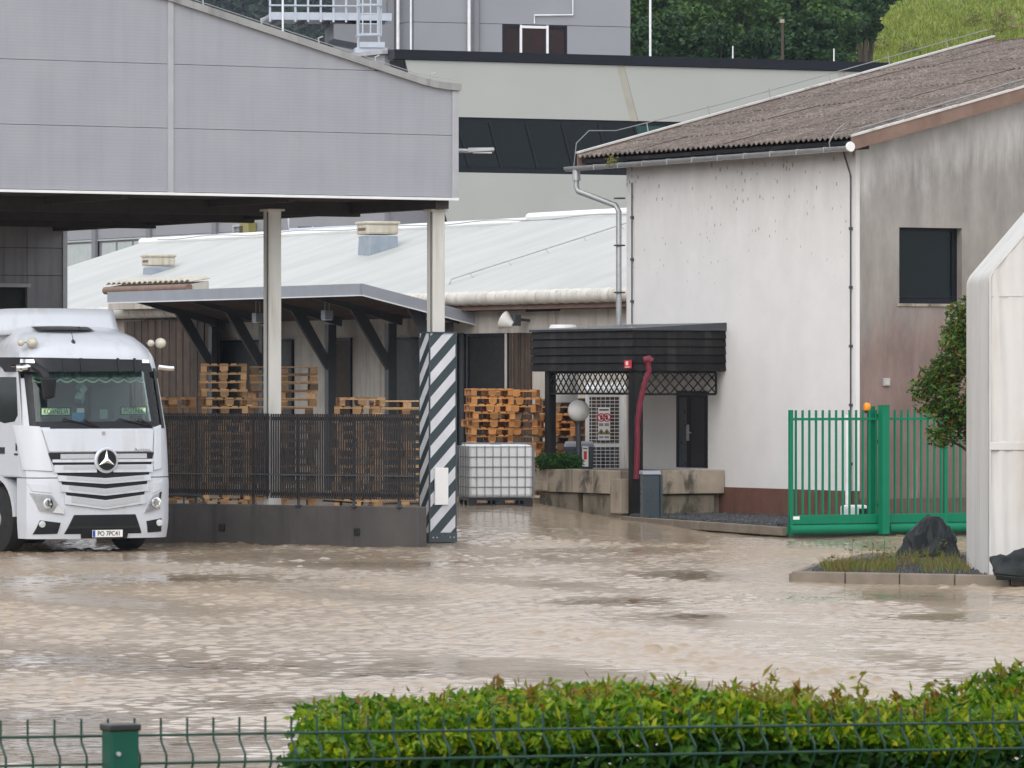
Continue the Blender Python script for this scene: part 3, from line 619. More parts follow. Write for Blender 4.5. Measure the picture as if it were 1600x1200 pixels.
# gutter, half round with end cap, and downpipe
g0, g1 = (-.47,-.55,WB.za(231,-.47,-.55)), (-.47,9.45,WB.za(264,-.47,9.45)); n = 10; b = MB()
for k, p in enumerate((g0, g1)):
    for i in range(n+1):
        q = math.pi*i/n; b.v.append((p[0]-.085*math.cos(q), p[1], p[2]-.085*math.sin(q)+.03))
    for i in range(n+1):
        q = math.pi*i/n; b.v.append((p[0]-.078*math.cos(q), p[1], p[2]-.078*math.sin(q)+.034))
m_ = n+1
for i in range(n): b.f += [(i,i+1,2*m_+i+1,2*m_+i), (m_+i,3*m_+i,3*m_+i+1,m_+i+1)]
b.f += [(0,m_,3*m_,2*m_),(n,2*m_+n,3*m_+n,m_+n)]
gut = b.build('gutter', M['steel'], bld, smooth=True)
b = MB(); b.lathe([(.085,-.02),(.09,-.01),(.088,.02)], (g0[0],g0[1],g0[2]+.02), 18, 'y'); b.build('end_cap', M['white'], gut)
b = MB()
for y in np.arange(.2,9.2,.9):
    z = g0[2]+(g1[2]-g0[2])*(y-g0[1])/(g1[1]-g0[1]); b.box(-.56,y-.012,z-.06,-.545,y+.012,z+.04); b.box(-.55,y-.012,z+.03,-.36,y+.012,z+.045)
b.build('bracket', M['steel'], gut)
yd = 8.12; pts = [(-.47,9.1,g1[2]-.05),(-.47,9.1,WB.za(292,-.47,9.1)),(-.45,9.06,WB.za(299,-.47,9.1)),(-.13,yd+.06,WB.za(321,-.1,yd)),(-.10,yd,WB.za(330,-.1,yd)),(-.10,yd,3.74)]
b = MB(); b.tube(pts, .055, 10); b.lathe([(.085,WB.za(282,-.47,9.1)),(.07,g1[2]-.03)], (-.47,9.1,0), 10); dp = b.build('downpipe', M['steel'], bld, smooth=True)
b = MB()
for z in (6.2,5.3,4.4): b.box(-.17,yd-.07,z-.015,.0,yd+.07,z+.015)
b.build('pipe_clip', M['darksteel'], dp)
# lightning conductors and the cable by the corner
b = MB(); b.tube([(-.47,9.2,g1[2]+.03),(-.40,9.22,EZ+.3),(-.1,9.25,EZ+.55),(.5,9.25,roofz(.5)+.34),(3,9.25,roofz(3)+.28),(9.2,9.25,roofz(9.2)+.28)], .009, 6)
for x in (1.2,2.6,4.0,5.4,6.8,8.2): b.tube([(x,9.15,roofz(x)+.0),(x,9.25,roofz(x)+.32)], .012, 5)
b.build('roof_conductor', M['wire_steel'], bld)
b = MB(); b.tube([(-.50,.05,g0[2]-.06),(-.53,.05,g0[2]+.12),(-.42,.05,g0[2]+.30),(-.22,.02,EZ+.30)], .012, 6)
b.tube([(-.05,-.2,EZ+.2),(1.2,.15,roofz(1.2)+.09),(3.5,.35,roofz(3.5)+.10),(8.9,.2,roofz(8.9)+.1)], .016, 6)
for x in (1.2,3.5,5.8): b.tube([(x,.25,roofz(x)+.02),(x,.25,roofz(x)+.16)], .018, 6)
b.build('roof_conductor', M['wire_steel'], bld)
b = MB(); b.tube([(-.03,.35,EZ-.2),(-.03,.12,EZ-.62),(-.03,.12,.75)], .014, 6)
for z in np.arange(1.2,6.4,1.05): b.box(-.05,.09,z,.0,.15,z+.05)
b.build('wall_cable', M['darksteel'], bld)
b = MB(); b.tube([(-.03,7.75,EZ-.5),(-.03,7.75,3.8)], .014, 6)
for z in (4.2,5.0,5.8): b.box(-.05,7.72,z,.0,7.78,z+.05)
b.build('wall_cable', M['darksteel'], bld)
b = MB(); b.tube([(-.13,.06,.5),(-.13,.06,2.1)], .045, 10); b.build('drain_pipe', M['whitemetal'], bld, smooth=True)
# door behind the porch
d0, d1 = WB.ya(1106), WB.ya(1058); dz0, dz1 = WB.za(731,0,d0), WB.za(616,0,d0)
fr = MB(); fr.box(-.02,d0,dz0,.03,d0+.09,dz1+.06); fr.box(-.02,d1-.09,dz0,.03,d1,dz1+.06); fr.box(-.02,d0+.09,dz1-.06,.03,d1-.09,dz1+.06); dm = d0+(d1-d0)*.60; fr.box(-.02,dm-.06,dz0,.03,dm+.06,dz1-.06)
dr = fr.build('door', M['blackframe'], bld)
b = MB(); b.box(-.012,d0+.09,dz0,.0,dm-.06,dz1-.06); b.build('door_leaf', M['doordark'], dr)
b = MB(); b.box(-.013,dm+.06,dz0,.0,d1-.09,dz1-.06); b.build('side_pane', M['binblue'], dr)
b = MB(); b.box(-.05,dm-.03,dz0+.5,-.02,dm+.03,dz0+.8); b.tube([(-.06,dm,dz0+.65),(-.06,dm-.16,dz0+.65)], .012, 6); b.build('handle', M['steel'], dr)

# plants growing in the gutter
P = rng.normal(size=(260,3))*np.array([.05,.20,.05]); me = leaf_mesh('gutter_weed', P, .06, .025, up=.7)
o = obj('gutter_weed', me, M['weed']); X_, Y_ = WB.w(-.47, WB.ya(956,-.47)); o.location = (X_, Y_, PZ(254, Y_)); tag(o, 'small green weed growing in the gutter under the brown roof', 'weed')

# ------------------------------------------------------------------ porch, dock and what stands there
PO = Fr(2.236, 99.88, TH)
pz0, pz1 = PO.za(580), PO.za(516); PD = 1.97; PL = PO.ya(832)
po = thing('porch', 'black stained timber porch with boarded fascia and lattice in front of the white building', 'porch', (PO.ox, PO.oy, 0), TH)
nb = 5; hb_ = (pz1-pz0)/nb
for i in range(nb):
    z = pz0 + i*hb_
    b = MB(); b.hexa([(-.045,-.03,z+.008),(-.015,-.03,z+.008),(-.015,PL,z+.008),(-.045,PL,z+.008),(-.015,-.03,z+hb_-.004),(-.0,-.03,z+hb_-.004),(-.0,PL,z+hb_-.004),(-.015,PL,z+hb_-.004)]); b.build('fascia_board', M['wood_black'], po)
    b = MB(); b.hexa([(-.04,-.045,z+.008),(PD,-.045,z+.008),(PD,-.015,z+.008),(-.04,-.015,z+.008),(-.012,-.015,z+hb_-.004),(PD,-.015,z+hb_-.004),(PD,.0,z+hb_-.004),(-.012,0,z+hb_-.004)]); b.build('fascia_board', M['wood_black'], po)
b = MB(); b.box(.005,.005,pz0,.06,PL,pz1-.005); b.box(.06,.005,pz0,PD,.06,pz1-.005); b.build('fascia_backing', M['black'], po)
b = MB(); b.hexa([(-.06,-.06,pz1),(PD,-.06,pz1),(PD,PL+.03,pz1),(-.06,PL+.03,pz1),(-.06,-.06,pz1+.035),(PD,-.06,pz1+.15),(PD,PL+.03,pz1+.15),(-.06,PL+.03,pz1+.035)]); b.build('roof', M['darksteel'], po)
b = MB(); b.box(-.07,.02,pz1+.036,-.02,PL+.03,pz1+.062); b.build('roof_edge', M['steel'], po)
b = MB(); b.box(.06,.06,pz0+.02,PD,PL,pz0+.05); b.build('ceiling', M['wood_black'], po)
for (x, y, z0, w_) in ((.0,.0,.12,.2),(.02,PO.ya(852)-.1,1.06,.16)):
    b = MB(); b.box(x,y,z0,x+w_,y+w_,pz0); b.build('post', M['wood_black'], po, bevel=.01)
def lattice(nm, fn, L, z0, z1):
    """frame and crossed laths of a trellis; fn(s, z, off) -> point"""
    b = MB(); h = z1-z0; st_ = h/2
    def bar(s0, za, s1, zb, w, off): 
        a, c_ = Vector(fn(s0,za,off)), Vector(fn(s1,zb,off)); up = Vector(fn(s0,za,off+1))-a; b.beam(a, c_, .014, w, up=up.cross(c_-a))
    bar(0,z0,L,z0,.04,0); bar(0,z1,L,z1,.04,0); bar(0,z0,0,z1,.04,0); bar(L,z0,L,z1,.04,0)
    s = -h
    while s < L:
        for dirn in (1,-1):
            s0, s1 = s, s+h; za, zb = (z0,z1) if dirn > 0 else (z1,z0)
            if s0 < 0: za = za + (zb-za)*(0-s0)/h; s0 = 0
            if s1 > L: zb = za + (zb-za)*(L-s0)/(s1-s0); s1 = L
            if s1-s0 > .03: bar(s0,za,s1,zb,.022,.006*dirn)
        s += st_
    return b.build(nm, M['wood_black'], po)
lz0, lz1 = PO.za(616), pz0-.02
y_p = PO.ya(852)-.1
lattice('lattice', lambda s, z, o: (.05+o, .2+s, z), y_p-.2, PO.za(615,0,2), lz1)
lattice('lattice', lambda s, z, o: (.2+s, .05+o, z), PO.xa(1121)-.2, lz0, lz1)
# red notice
nx_ = -.05; yn = PO.ya(982, -.05); zn = PO.za(569); ns = thing('red_notice', 'small red square notice with white symbol on the black porch fascia', 'sign', (*PO.w(-.062, yn), zn), TH)
b = MB(); b.box(-.012,-.12,-.075,.008,.12,.075); b.build('board', M['redsign'], ns)
b = MB(); b.box(-.016,-.03,-.02,-.0121,.04,.055); b.box(-.016,-.08,-.06,-.0121,.08,-.045); b.box(-.016,.05,-.01,-.0121,.065,.04); b.build('symbol', M['white'], ns)
# dock: precast concrete pieces on an older footing
DK = PO; dz = PO.za(735)
dock = thing('loading_dock', 'raised loading dock edged with stained precast concrete slabs under the black porch', 'loading dock', (PO.ox, PO.oy, 0), TH)
yl = [.32, .75, 1.45, 1.95, 2.4, PO.ya(833)]
yb = [PO.ya(978), PO.ya(962), PO.ya(911), PO.ya(893), PO.ya(834)]
zlow = PO.za(771,0,1)
for i, (a, c_) in enumerate(zip(yb, yb[1:])):
    zz = zlow - (.36 if i == 0 else 0); b = MB(); b.box(-.12-.015*(i%2), a+.006, zz, .12, c_-.006, dz - (.16 if i == 0 else 0) - .012*(i%2)); b.build('concrete_slab', M['concrete'], dock, bevel=.012)
b = MB(); b.box(-.20,PO.ya(868),zlow+.02,-.136,PO.ya(848),zlow+.2); b.build('concrete_slab', M['concrete'], dock, bevel=.01)
for a, c_ in ((PO.ya(975), PO.ya(916)), (PO.ya(908), PO.ya(850))):
    b = MB(); b.box(-.08,a,-.1,.10,c_,zlow-.01); b.build('footing_block', M['concrete_old'], dock, bevel=.02)
b = MB(); b.box(.13,.2,.0,PD-.02,PO.ya(834),dz-.03); b.build('dock_floor', M['concrete_old'], dock)
xr0, xr1 = PO.xa(1034), PO.xa(1131); b = MB(); b.box(xr0,-.02,PO.za(772,xr0),xr1,.2,PO.za(735,xr0)); b.build('concrete_slab', M['concrete'], dock, bevel=.012)
b = MB(); b.box(xr0-.1,.06,.0,PO.xa(1119),.5,PO.za(774,xr0)); b.build('footing_block', M['concrete_old'], dock, bevel=.02)
b = MB(); b.box(xr0-.3,.201,.3,PD-.01,.9,PO.za(737,xr0)); b.build('dock_floor', M['concrete_old'], dock)
# planter bush
c0 = PO.w(.25, PO.ya(872)); pb = thing('planter_bush', 'low green juniper spilling over the concrete dock edge', 'bush', (c0[0], c0[1], dz))
P = np.concatenate([ball_pts(900, (PX(u,c0[1])-c0[0], dy, .12), (.28,.25,.17), .3) for u, dy in ((855,.1),(872,-.1),(890,.0))])
obj('foliage', leaf_mesh('foliage', P, .10, .022, up=.45), M['juniper'], pb)
b = MB(); b.tube([(0,0,-.1),(.03,0,.15)], .03, 6); b.build('stem', M['bark'], pb)
# globe lamp on a dark pole
Yl = 102.5; gl = thing('globe_lamp', 'white globe lamp on a short dark pole beside the porch post', 'street lamp', (PX(904,Yl), Yl, dz))
zc = PZ(642,Yl)-dz; b = MB(); b.lathe([(.205*math.sin(math.pi*i/14)+.001, zc-.205*math.cos(math.pi*i/14)) for i in range(15)], (0,0,0), 24); b.build('globe', M['globe'], gl, smooth=True)
b = MB(); b.tube([(0,0,-.1),(0,0,zc-.2)], .05, 10); b.lathe([(.08,zc-.24),(.10,zc-.19)], (0,0,0), 12); b.build('pole', M['darksteel'], gl, smooth=True)
# gas cage with warning sign
Yc = 106.6; s_ = F/Yc; cx0, cx1 = PX(918,Yc), PX(972,Yc); cw = cx1-cx0; zt = PZ(612,Yc); zb = .55
cg = thing('gas_cage', 'white wire mesh cage with corrugated top standing behind the black porch', 'cage', (cx0, Yc, zb))
hh = zt-zb
def cageframe(b):
    for x in (0, cw):
        for y in (0, .7): b.box(x-.035,y-.03,0,x+.035,y+.03,hh)
    for z in (.02, PZ(696,Yc)-zb, hh-.05): b.box(.036,-.025,z-.03,cw-.036,.025,z+.03); b.box(.036,.675,z-.03,cw-.036,.725,z+.03)
    return b
cageframe(MB()).build('frame', M['whitemetal'], cg)
b = MB(); z = .1
while z < hh-.06: b.box(.03,-.006,z-.006,cw-.03,.006,z+.006); z += .07
x = .08
while x < cw-.03: b.box(x-.004,-.01,.05,x+.004,-.004,hh-.08); x += .09
b.build('wire_mesh', M['whitemetal'], cg)
b = MB(); b.grid(lambda a, c_: (-.06+(cw+.12)*a, -.1+.95*c_, hh+.06+.10*c_+.025*math.cos(a*2*math.pi*7)), 56, 1); b.grid(lambda a, c_: (-.06+(cw+.12)*a, -.1, hh+.06-.05*c_+.025*math.cos(a*2*math.pi*7)), 56, 1); b.build('roof', M['whitemetal'], cg, fix=False)
for x in (.18,.45): b = MB(); b.lathe([(.12,.0),(.13,.1),(.13,.8),(.07,.95),(.03,.98),(.03,1.05)], (x,.35,0), 14); b.build('gas_bottle', M['darksteel'], cg, smooth=True)
b = MB(); b.box(.04,.66,.05,cw-.04,.674,hh-.1); b.build('dark_back_sheet', M['wood_dark'], cg)  # added brown sheet that stands in for the shade inside the cage
Ys = Yc-.06; sw0, sw1 = PX(934.5,Ys), PX(953,Ys); z0, z1 = PZ(688,Ys), PZ(637,Ys)
ws = thing('warning_sign', 'white warning sign with red circles and yellow triangles on the wire cage', 'sign', ((sw0+sw1)/2, Ys, z0)); w = (sw1-sw0)/2; h = z1-z0
b = MB(); b.box(-w,-.008,0,w,.008,h); b.build('board', M['white'], ws)
for x in (-w*.48, w*.48):
    b = MB()
    for i in range(20):
        q0, q1 = 2*math.pi*i/20, 2*math.pi*(i+1)/20; r0, r1 = .062, .085
        b.hexa([(x+r*math.cos(q),y,h*.70+r*math.sin(q)) for y in (-.013,-.0085) for r, q in ((r0,q0),(r1,q0),(r1,q1),(r0,q1))])
    b.beam((x-.045,-.0115,h*.70+.045),(x+.045,-.0115,h*.70-.045),.004,.018,up=(1,0,1)); b.build('prohibition_mark', M['redsign'], ws)
    b = MB(); b.box(x-.018,-.0112,h*.70-.045,x+.018,-.0086,h*.70+.045); b.build('pictogram', M['ink'], ws)
    b = MB(); b.prism([(x-.085,-.012,h*.18),(x+.085,-.012,h*.18),(x,-.012,h*.36)], (0,.0035,0)); b.build('warning_triangle', M['yellow'], ws)
    b = MB(); b.box(x-.012,-.0155,h*.2,x+.012,-.0122,h*.29); b.build('pictogram', M['ink'], ws)
b = MB(); b.box(-w*.8,-.011,h*.91,w*.8,-.0085,h*.955)
for zz in (.50,.47,.44,.10,.07): b.box(-w*.85,-.011,h*zz,-w*.1,-.0085,h*zz+.012); b.box(w*.1,-.011,h*zz,w*.85,-.0085,h*zz+.012)
b.build('text_line', M['ink'], ws)
Y2 = 103.2; s2 = thing('small_sign', 'narrow white sign with red symbol low beside the wire cage', 'sign', (PX(914.5,Y2), Y2, PZ(729,Y2)))
hh2 = PZ(697,Y2)-PZ(729,Y2); b = MB(); b.box(-.06,-.006,0,.06,.006,hh2); b.build('board', M['white'], s2)
b = MB(); b.box(-.03,-.01,hh2*.35,.03,-.0065,hh2*.75); b.build('symbol', M['redsign'], s2); b = MB(); b.box(-.04,-.01,hh2*.85,.04,-.0065,hh2*.9); b.build('text_line', M['ink'], s2)
# dark bin behind the lamp
Y3 = 103.6; bn = thing('waste_container', 'blue grey wheeled bin half hidden behind the globe lamp pole', 'bin', (PX(905,Y3), Y3, .5))
b = MB(); b.hexa([(-.22,-.2,0),(.22,-.2,0),(.22,.2,0),(-.22,.2,0),(-.28,-.25,.95),(.28,-.25,.95),(.28,.25,.95),(-.28,.25,.95)]); b.build('tub', M['binblue'], bn, bevel=.02)
b = MB(); b.hexa([(-.3,-.27,.955),(.3,-.27,.955),(.3,.27,.955),(-.3,.27,.955),(-.26,-.2,1.02),(.26,-.2,1.02),(.26,.25,1.06),(-.26,.25,1.06)]); b.build('lid', M['fascia'], bn, bevel=.02)
# white tank seen through the lattice
Y4 = 104.8; b = MB(); b.lathe([(.26,0),(.28,.03),(.28,1.42),(.24,1.5)], (0,0,0), 18); o = b.build('boiler_pipe', M['whitemetal'], smooth=True); o.location = (PX(880,Y4), Y4, PZ(629,Y4)); tag(o, 'white vertical duct seen through the porch lattice', 'duct')
# red hose
Yh = 99.3; hs_ = [(1012,563),(1014,580),(1007,600),(1000,630),(996,660),(996,700),(995,725),(994,748)]
pts = [(PX(u,Yh+.02*i)-PX(1000,Yh), .012*i, PZ(v,Yh+.02*i)) for i, (u, v) in enumerate(hs_)]
fine = []
for i in range(len(pts)-1):
    for k in range(6):
        t = k/6; fine.append(tuple(pts[i][j]*(1-t)+pts[i+1][j]*t for j in range(3)))
fine.append(pts[-1])
hose = thing('fire_hose', 'dark red hose hanging down the black corner post of the porch', 'hose', (PX(1000,Yh), Yh, 0))
b = MB(); b.tube(fine, [.050+.003*math.sin(i*1.7) for i in range(len(fine))], 10); b.build('hose_line', M['red'], hose, smooth=True)
b = MB(); b.tube([(pts[0][0]-.07,-.01,pts[0][2]),(pts[0][0]+.02,0,pts[0][2]+.03),(pts[0][0]+.07,0,pts[0][2]-.02)], .065, 10); b.build('coupling', M['red'], hose, smooth=True)
# grey letter-box-like cabinet
Y5 = 98.7; cb = thing('grey_cabinet', 'blue grey metal cabinet standing at the foot of the black porch post', 'cabinet', (PX(1016,Y5), Y5, .2), 12)
zt = PZ(737,Y5)-.2; b = MB(); b.box(-.155,-.12,0,.155,.15,zt-.05); b.build('body', M['binblue'], cb, bevel=.015)
b = MB(); b.hexa([(-.175,-.15,zt-.049),(.175,-.15,zt-.049),(.175,.17,zt-.049),(-.175,.17,zt-.049),(-.165,-.1,zt+.02),(.165,-.1,zt+.02),(.165,.16,zt+.02),(-.165,.16,zt+.02)]); b.build('lid', M['fascia'], cb, bevel=.01)
b = MB(); b.box(.157,-.14,-.08,.2,.0,zt-.06); b.build('side_post', M['binblue'], cb)

# kerb and gravel strip in front of the white building
bed = [(2.15,99.3),(4.75,93.35),(8.6,95.6),(6.4,97.2),(2.4,102.5)]
b = MB(); b.prism([(x,y,-.1) for x,y in bed], (0,0,.33)); b.build('gravel_strip', M['gravel'], kind='structure')
b = MB(); a_ = Vector((2.05,99.35,.16)); c_ = Vector((4.68,93.3,.12))
nk = 6
for i in range(nk):
    p0 = a_.lerp(c_, i/nk); p1 = a_.lerp(c_, (i+1)/nk - .004)
    b = MB(); b.beam(p0, p1, .12, .15); k_ = b.build('kerb', M['kerb'], bevel=.012, kind='structure')
def gravel(name, poly, n, r, zf, seed):
    rg_ = np.random.default_rng(seed); P = []; px = np.array(poly)
    mn, mx = px.min(0), px.max(0)
    def inside(p):
        c = False; j = len(poly)-1
        for i in range(len(poly)):
            if (poly[i][1] > p[1]) != (poly[j][1] > p[1]) and p[0] < (poly[j][0]-poly[i][0])*(p[1]-poly[i][1])/(poly[j][1]-poly[i][1])+poly[i][0]: c = not c
            j = i
        return c
    while len(P) < n:
        q = rg_.uniform(mn, mx)
        if inside(q): P.append((q[0], q[1], zf))
    P = np.array(P); octv = np.array([(1,0,0),(-1,0,0),(0,1,0),(0,-1,0),(0,0,1),(0,0,-1)]); octf = np.array([(0,2,4),(2,1,4),(1,3,4),(3,0,4),(2,0,5),(1,2,5),(3,1,5),(0,3,5)])
    V = []
    for p in P: V.append(p + (octv*rg_.uniform(.5,1.3,(6,1))*r*rg_.uniform(.6,1.3)) @ np.array(Matrix.Rotation(rg_.uniform(0,6.28),3,'Z')) )
    V = np.concatenate(V); T = np.concatenate([octf + 6*i for i in range(n)]); return obj(name, raw_mesh(name, V, T), M['stone'], kind='stuff')
o = gravel('gravel', bed, 2600, .045, .235, 3)
# ------------------------------------------------------------------ long shed behind the yard
SH = Fr(2.2, 110, TH)
shed = thing('long_shed', 'long low shed with pale sheet metal roof and dirty white wall behind the pallets', 'shed', (SH.ox, SH.oy, 0), TH)
SEZ, SRZ, SRX = 4.45, 6.37, 6.0
def srz(x): return SEZ + (SRZ-SEZ)*(x+.3)/(SRX+.3)
b = MB(); b.box(0,-1.5,.2,.3,36,4.34); b.build('wall', M['shedwall'], shed)
ysp = SH.ya(440, -.4)
for (ya_, yb_, dz_) in ((-3, ysp, .10), (ysp+.01, SH.ya(100, -.4)+9, 0)):
    b = MB(); b.hexa([(-.42,ya_,srz(-.42)-.06+dz_),(SRX,ya_,SRZ-.06+dz_),(SRX,yb_,SRZ-.06+dz_),(-.42,yb_,srz(-.42)-.06+dz_),(-.42,ya_,srz(-.42)+dz_),(SRX,ya_,SRZ+dz_),(SRX,yb_,SRZ+dz_),(-.42,yb_,srz(-.42)+dz_)]); b.build('roof_section', M['shedroof'], shed)
    b = MB(); b.hexa([(SRX+.01,ya_,SRZ-.06+dz_),(2*SRX,ya_,SEZ+dz_),(2*SRX,yb_,SEZ+dz_),(SRX+.01,yb_,SRZ-.06+dz_),(SRX+.01,ya_,SRZ+dz_),(2*SRX,ya_,SEZ+.06+dz_),(2*SRX,yb_,SEZ+.06+dz_),(SRX+.01,yb_,SRZ+dz_)]); b.build('rear_roof_section', M['shedroof'], shed)
    n = int((yb_-ya_)/.42); b = MB()
    for i in range(n):
        y0 = ya_ + (yb_-ya_)*i/n; y1 = ya_ + (yb_-ya_)*(i+1)/n
        b.lathe([(.0,y0),(.14,y0+.01),(.155,(y0+y1)/2),(.14,y1-.008)], (-.45,0,srz(-.45)+dz_-.06), 12, 'y')
    b.build('rolled_eave', M['roll'], shed, smooth=60)
    b = MB(); b.tube([(SRX,ya_,SRZ+.02+dz_),(SRX,yb_,SRZ+.02+dz_)], .10, 8); b.build('ridge_cap', M['white'], shed, smooth=True)
b = MB(); b.box(-.40,-3,4.20,.0,36,4.29); b.build('eaves_board', M['barge'], shed)
b = MB(); b.box(-.06,-1.5,3.72,-.002,36,4.18); b.build('wall_band', M['shedwall'], shed)
for u0, u1, v0 in ((827,879,477),): 
    y0, y1 = SH.ya(u1), SH.ya(u0); b = MB(); b.box(-.09,y0,SH.za(486,0,y0),-.05,y1,SH.za(478,0,y0)); b.build('vent_slot', M['black'], shed)
# ridge and slope conductors
b = MB(); b.tube([(SRX-.25,y,SRZ+.06+.03*math.sin(y*1.3)) for y in np.arange(-2,34,.6)], .015, 5); b.build('ridge_wire', M['steel'], shed)
y1 = SH.ya(702, .5); pts = []
for i in range(12):
    t = i/11; pts.append((.55+4.9*t, y1-.5*t, srz(.55+4.9*t)+.20))
b = MB(); b.tube(pts, .016, 5)
for p in pts[1::2]: b.tube([(p[0],p[1],p[2]),(p[0]+.04,p[1]-.18,p[2]-.20)], .013, 5)
b.tube([pts[0],(pts[0][0]-.05,pts[0][1],pts[0][2]-.12)], .016, 5); b.build('roof_conductor', M['steel'], shed)
# openings in the wall: doors with frames, boards
def opening(u0, u1, v0, v1, mat, nm='door', frame=True):
    y0, y1 = SH.ya(u1), SH.ya(u0); z1 = SH.za(v0,0,(y0+y1)/2); z0 = max(.4, SH.za(v1,0,(y0+y1)/2))
    b = MB(); b.box(-.03,y0+.06,z0,-.004,y1-.06,z1-.06); o = b.build(nm, mat, shed)
    if frame:
        b = MB(); b.box(-.06,y0,z0,-.002,y0+.059,z1); b.box(-.06,y1-.059,z0,-.002,y1,z1); b.box(-.06,y0+.06,z1-.059,-.002,y1-.06,z1); b.build('frame', M['blackframe'], o)
    return o
opening(346,460,531,760,M['doorgrey']); opening(521,551,528,760,M['wood_dark']); opening(614,662,527,760,M['doorgrey']); opening(716,729,520,760,M['doorgrey']); opening(733,797,521,760,M['black'])
y0, y1 = SH.ya(832), SH.ya(799); nb = 9
for i in range(nb):
    ya_, yb_ = y0+(y1-y0)*i/nb, y0+(y1-y0)*(i+1)/nb; b = MB(); b.box(-.05-.008*(i%3),ya_+.006,.4,-.003,yb_-.006,SH.za(521,0,ya_)); b.build('board', M['wood_dark'], shed)
# door leaf standing open beside the dark doorway
y0 = SH.ya(797); b = MB(); b.box(-.065,y0+.02,.4,-.061,y0+.12,SH.za(521,0,y0)); b.build('door_edge', M['shedwall'], shed)
# brown boarded store on the left under the canopy
yb0, yb1 = SH.ya(338,-.45), SH.ya(196,-.45); nb = 26; zt = 4.15
bs = thing('boarded_store', 'dark brown vertical board partition under the shed canopy behind the truck', 'partition', (*SH.w(-.45, yb0), 0), TH)
for i in range(nb):
    y0, y1 = (yb1-yb0)*i/nb, (yb1-yb0)*(i+1)/nb; b = MB(); b.box(-.02-.012*(i%2)-.01*random.random(), y0+.006, .4, .02, y1-.006, zt - .02*random.random()); b.build('board', M['wood_dark'], bs)
b = MB(); b.box(.021,0,.4,.06,yb1-yb0,zt-.05); b.build('backing', M['black'], bs)
# roof ventilators
def ventil(label, u, v, x, w_, hbase, hcap, cat='roof vent'):
    y = SH.ya(u, x); z = srz(x)
    t = thing('roof_ventilator', label, cat, (*SH.w(x, y), z), TH-8)
    b = MB(); b.hexa([(-w_*.36,-w_*.44,-.35),(w_*.46,-w_*.44,-.35),(w_*.46,w_*.44,-.35),(-w_*.36,w_*.44,-.35),(-w_*.33,-w_*.42,hbase),(w_*.43,-w_*.42,hbase),(w_*.43,w_*.42,hbase),(-w_*.33,w_*.42,hbase)]); b.build('base', M['bluesteel'], t, bevel=.01)
    cap = MB(); cap.box(-w_*.40,-w_*.42,hbase+.03,w_*.46,w_*.42,hbase+hcap*.82); c_ = cap.build('cap', M['vent'], t, bevel=.05)
    b = MB(); b.box(-w_*.43,-w_*.46,hbase+hcap*.78,w_*.50,w_*.46,hbase+hcap); b.build('lid', M['vent'], t, bevel=.05)
    b = MB(); b.box(-w_*.405,-w_*.30,hbase+.12,-w_*.39,w_*.25,hbase+hcap*.55); b.build('louver', M['brown'], t)
    return t
ventil('cream roof ventilator on a blue grey base on the pale shed roof', 588, 392, 4.0, .92, .36, .34)
ventil('small cream roof ventilator far left on the pale shed roof above the truck', 246, 424, 3.0, .80, .10, .32)
# small tiled strip roof above the canopy
ys0, ys1 = SH.ya(303,-.9), SH.ya(172,-.9); zs0 = SH.za(452,-.9,(ys0+ys1)/2)
sr = thing('tiled_lean_to', 'narrow brown tiled lean-to roof with gutter above the grey canopy edge', 'roof', (*SH.w(-.9, ys0), zs0), TH)
L = ys1-ys0
b = MB(); b.lathe([(.09,0),(.09,L)], (-.12,0,0), 12, 'y'); b.build('gutter', M['barge'], sr, smooth=True)
n = 16
for i in range(n):
    a = L*i/n; b = MB(); b.grid(lambda s, t: (-.1+.5*t, a+(L/n)*s, .13+.08*t+.05*math.sin(math.pi*s)), 4, 1); o = b.build('tile', M['vent'], sr, fix=False); md = o.modifiers.new('thick','SOLIDIFY'); md.thickness = .02
b = MB(); b.hexa([(-.05,0,-.45),(.38,0,-.45),(.38,L,-.45),(-.05,L,-.45),(-.05,0,.09),(.38,0,.16),(.38,L,.16),(-.05,L,.09)]); b.build('body', M['shedwall'], sr)

# steel framed canopy along the shed
CX = -2.76; cy0 = SH.ya(745); cy1 = SH.ya(170, CX); cz1 = SH.za(443,CX,SH.ya(565,CX)); cz0 = SH.za(490,0,cy0); fh = .235
cyf = SH.ya(565, CX)
cn = thing('shed_canopy', 'lean-to canopy with blue grey fascia and dark posts along the shed front', 'canopy', (SH.ox, SH.oy, 0), TH)
b = MB(); b.box(CX-.04,cyf,cz1-fh,CX,cy1,cz1); b.build('front_fascia', M['fascia'], cn)
b = MB(); b.box(CX-.055,cyf-.01,cz1-fh-.025,CX+.01,cy1,cz1-fh-.002); b.build('drip_strip', M['whitemetal'], cn)
b = MB(); b.hexa([(CX,cyf-.04,cz1-fh),(-.02,cy0-.04,cz0-fh),(-.02,cy0,cz0-fh),(CX,cyf,cz1-fh),(CX,cyf-.04,cz1),(-.02,cy0-.04,cz0),(-.02,cy0,cz0),(CX,cyf,cz1)]); b.build('end_fascia', M['fascia'], cn)
b = MB(); b.hexa([(CX,cyf-.055,cz1-fh-.025),(-.02,cy0-.055,cz0-fh-.025),(-.02,cy0+.01,cz0-fh-.025),(CX,cyf+.01,cz1-fh-.025),(CX,cyf-.055,cz1-fh-.002),(-.02,cy0-.055,cz0-fh-.002),(-.02,cy0+.01,cz0-fh-.002),(CX,cyf+.01,cz1-fh-.002)]); b.build('drip_strip', M['whitemetal'], cn)
def cz(x): return cz0 + (cz1-cz0)*x/CX
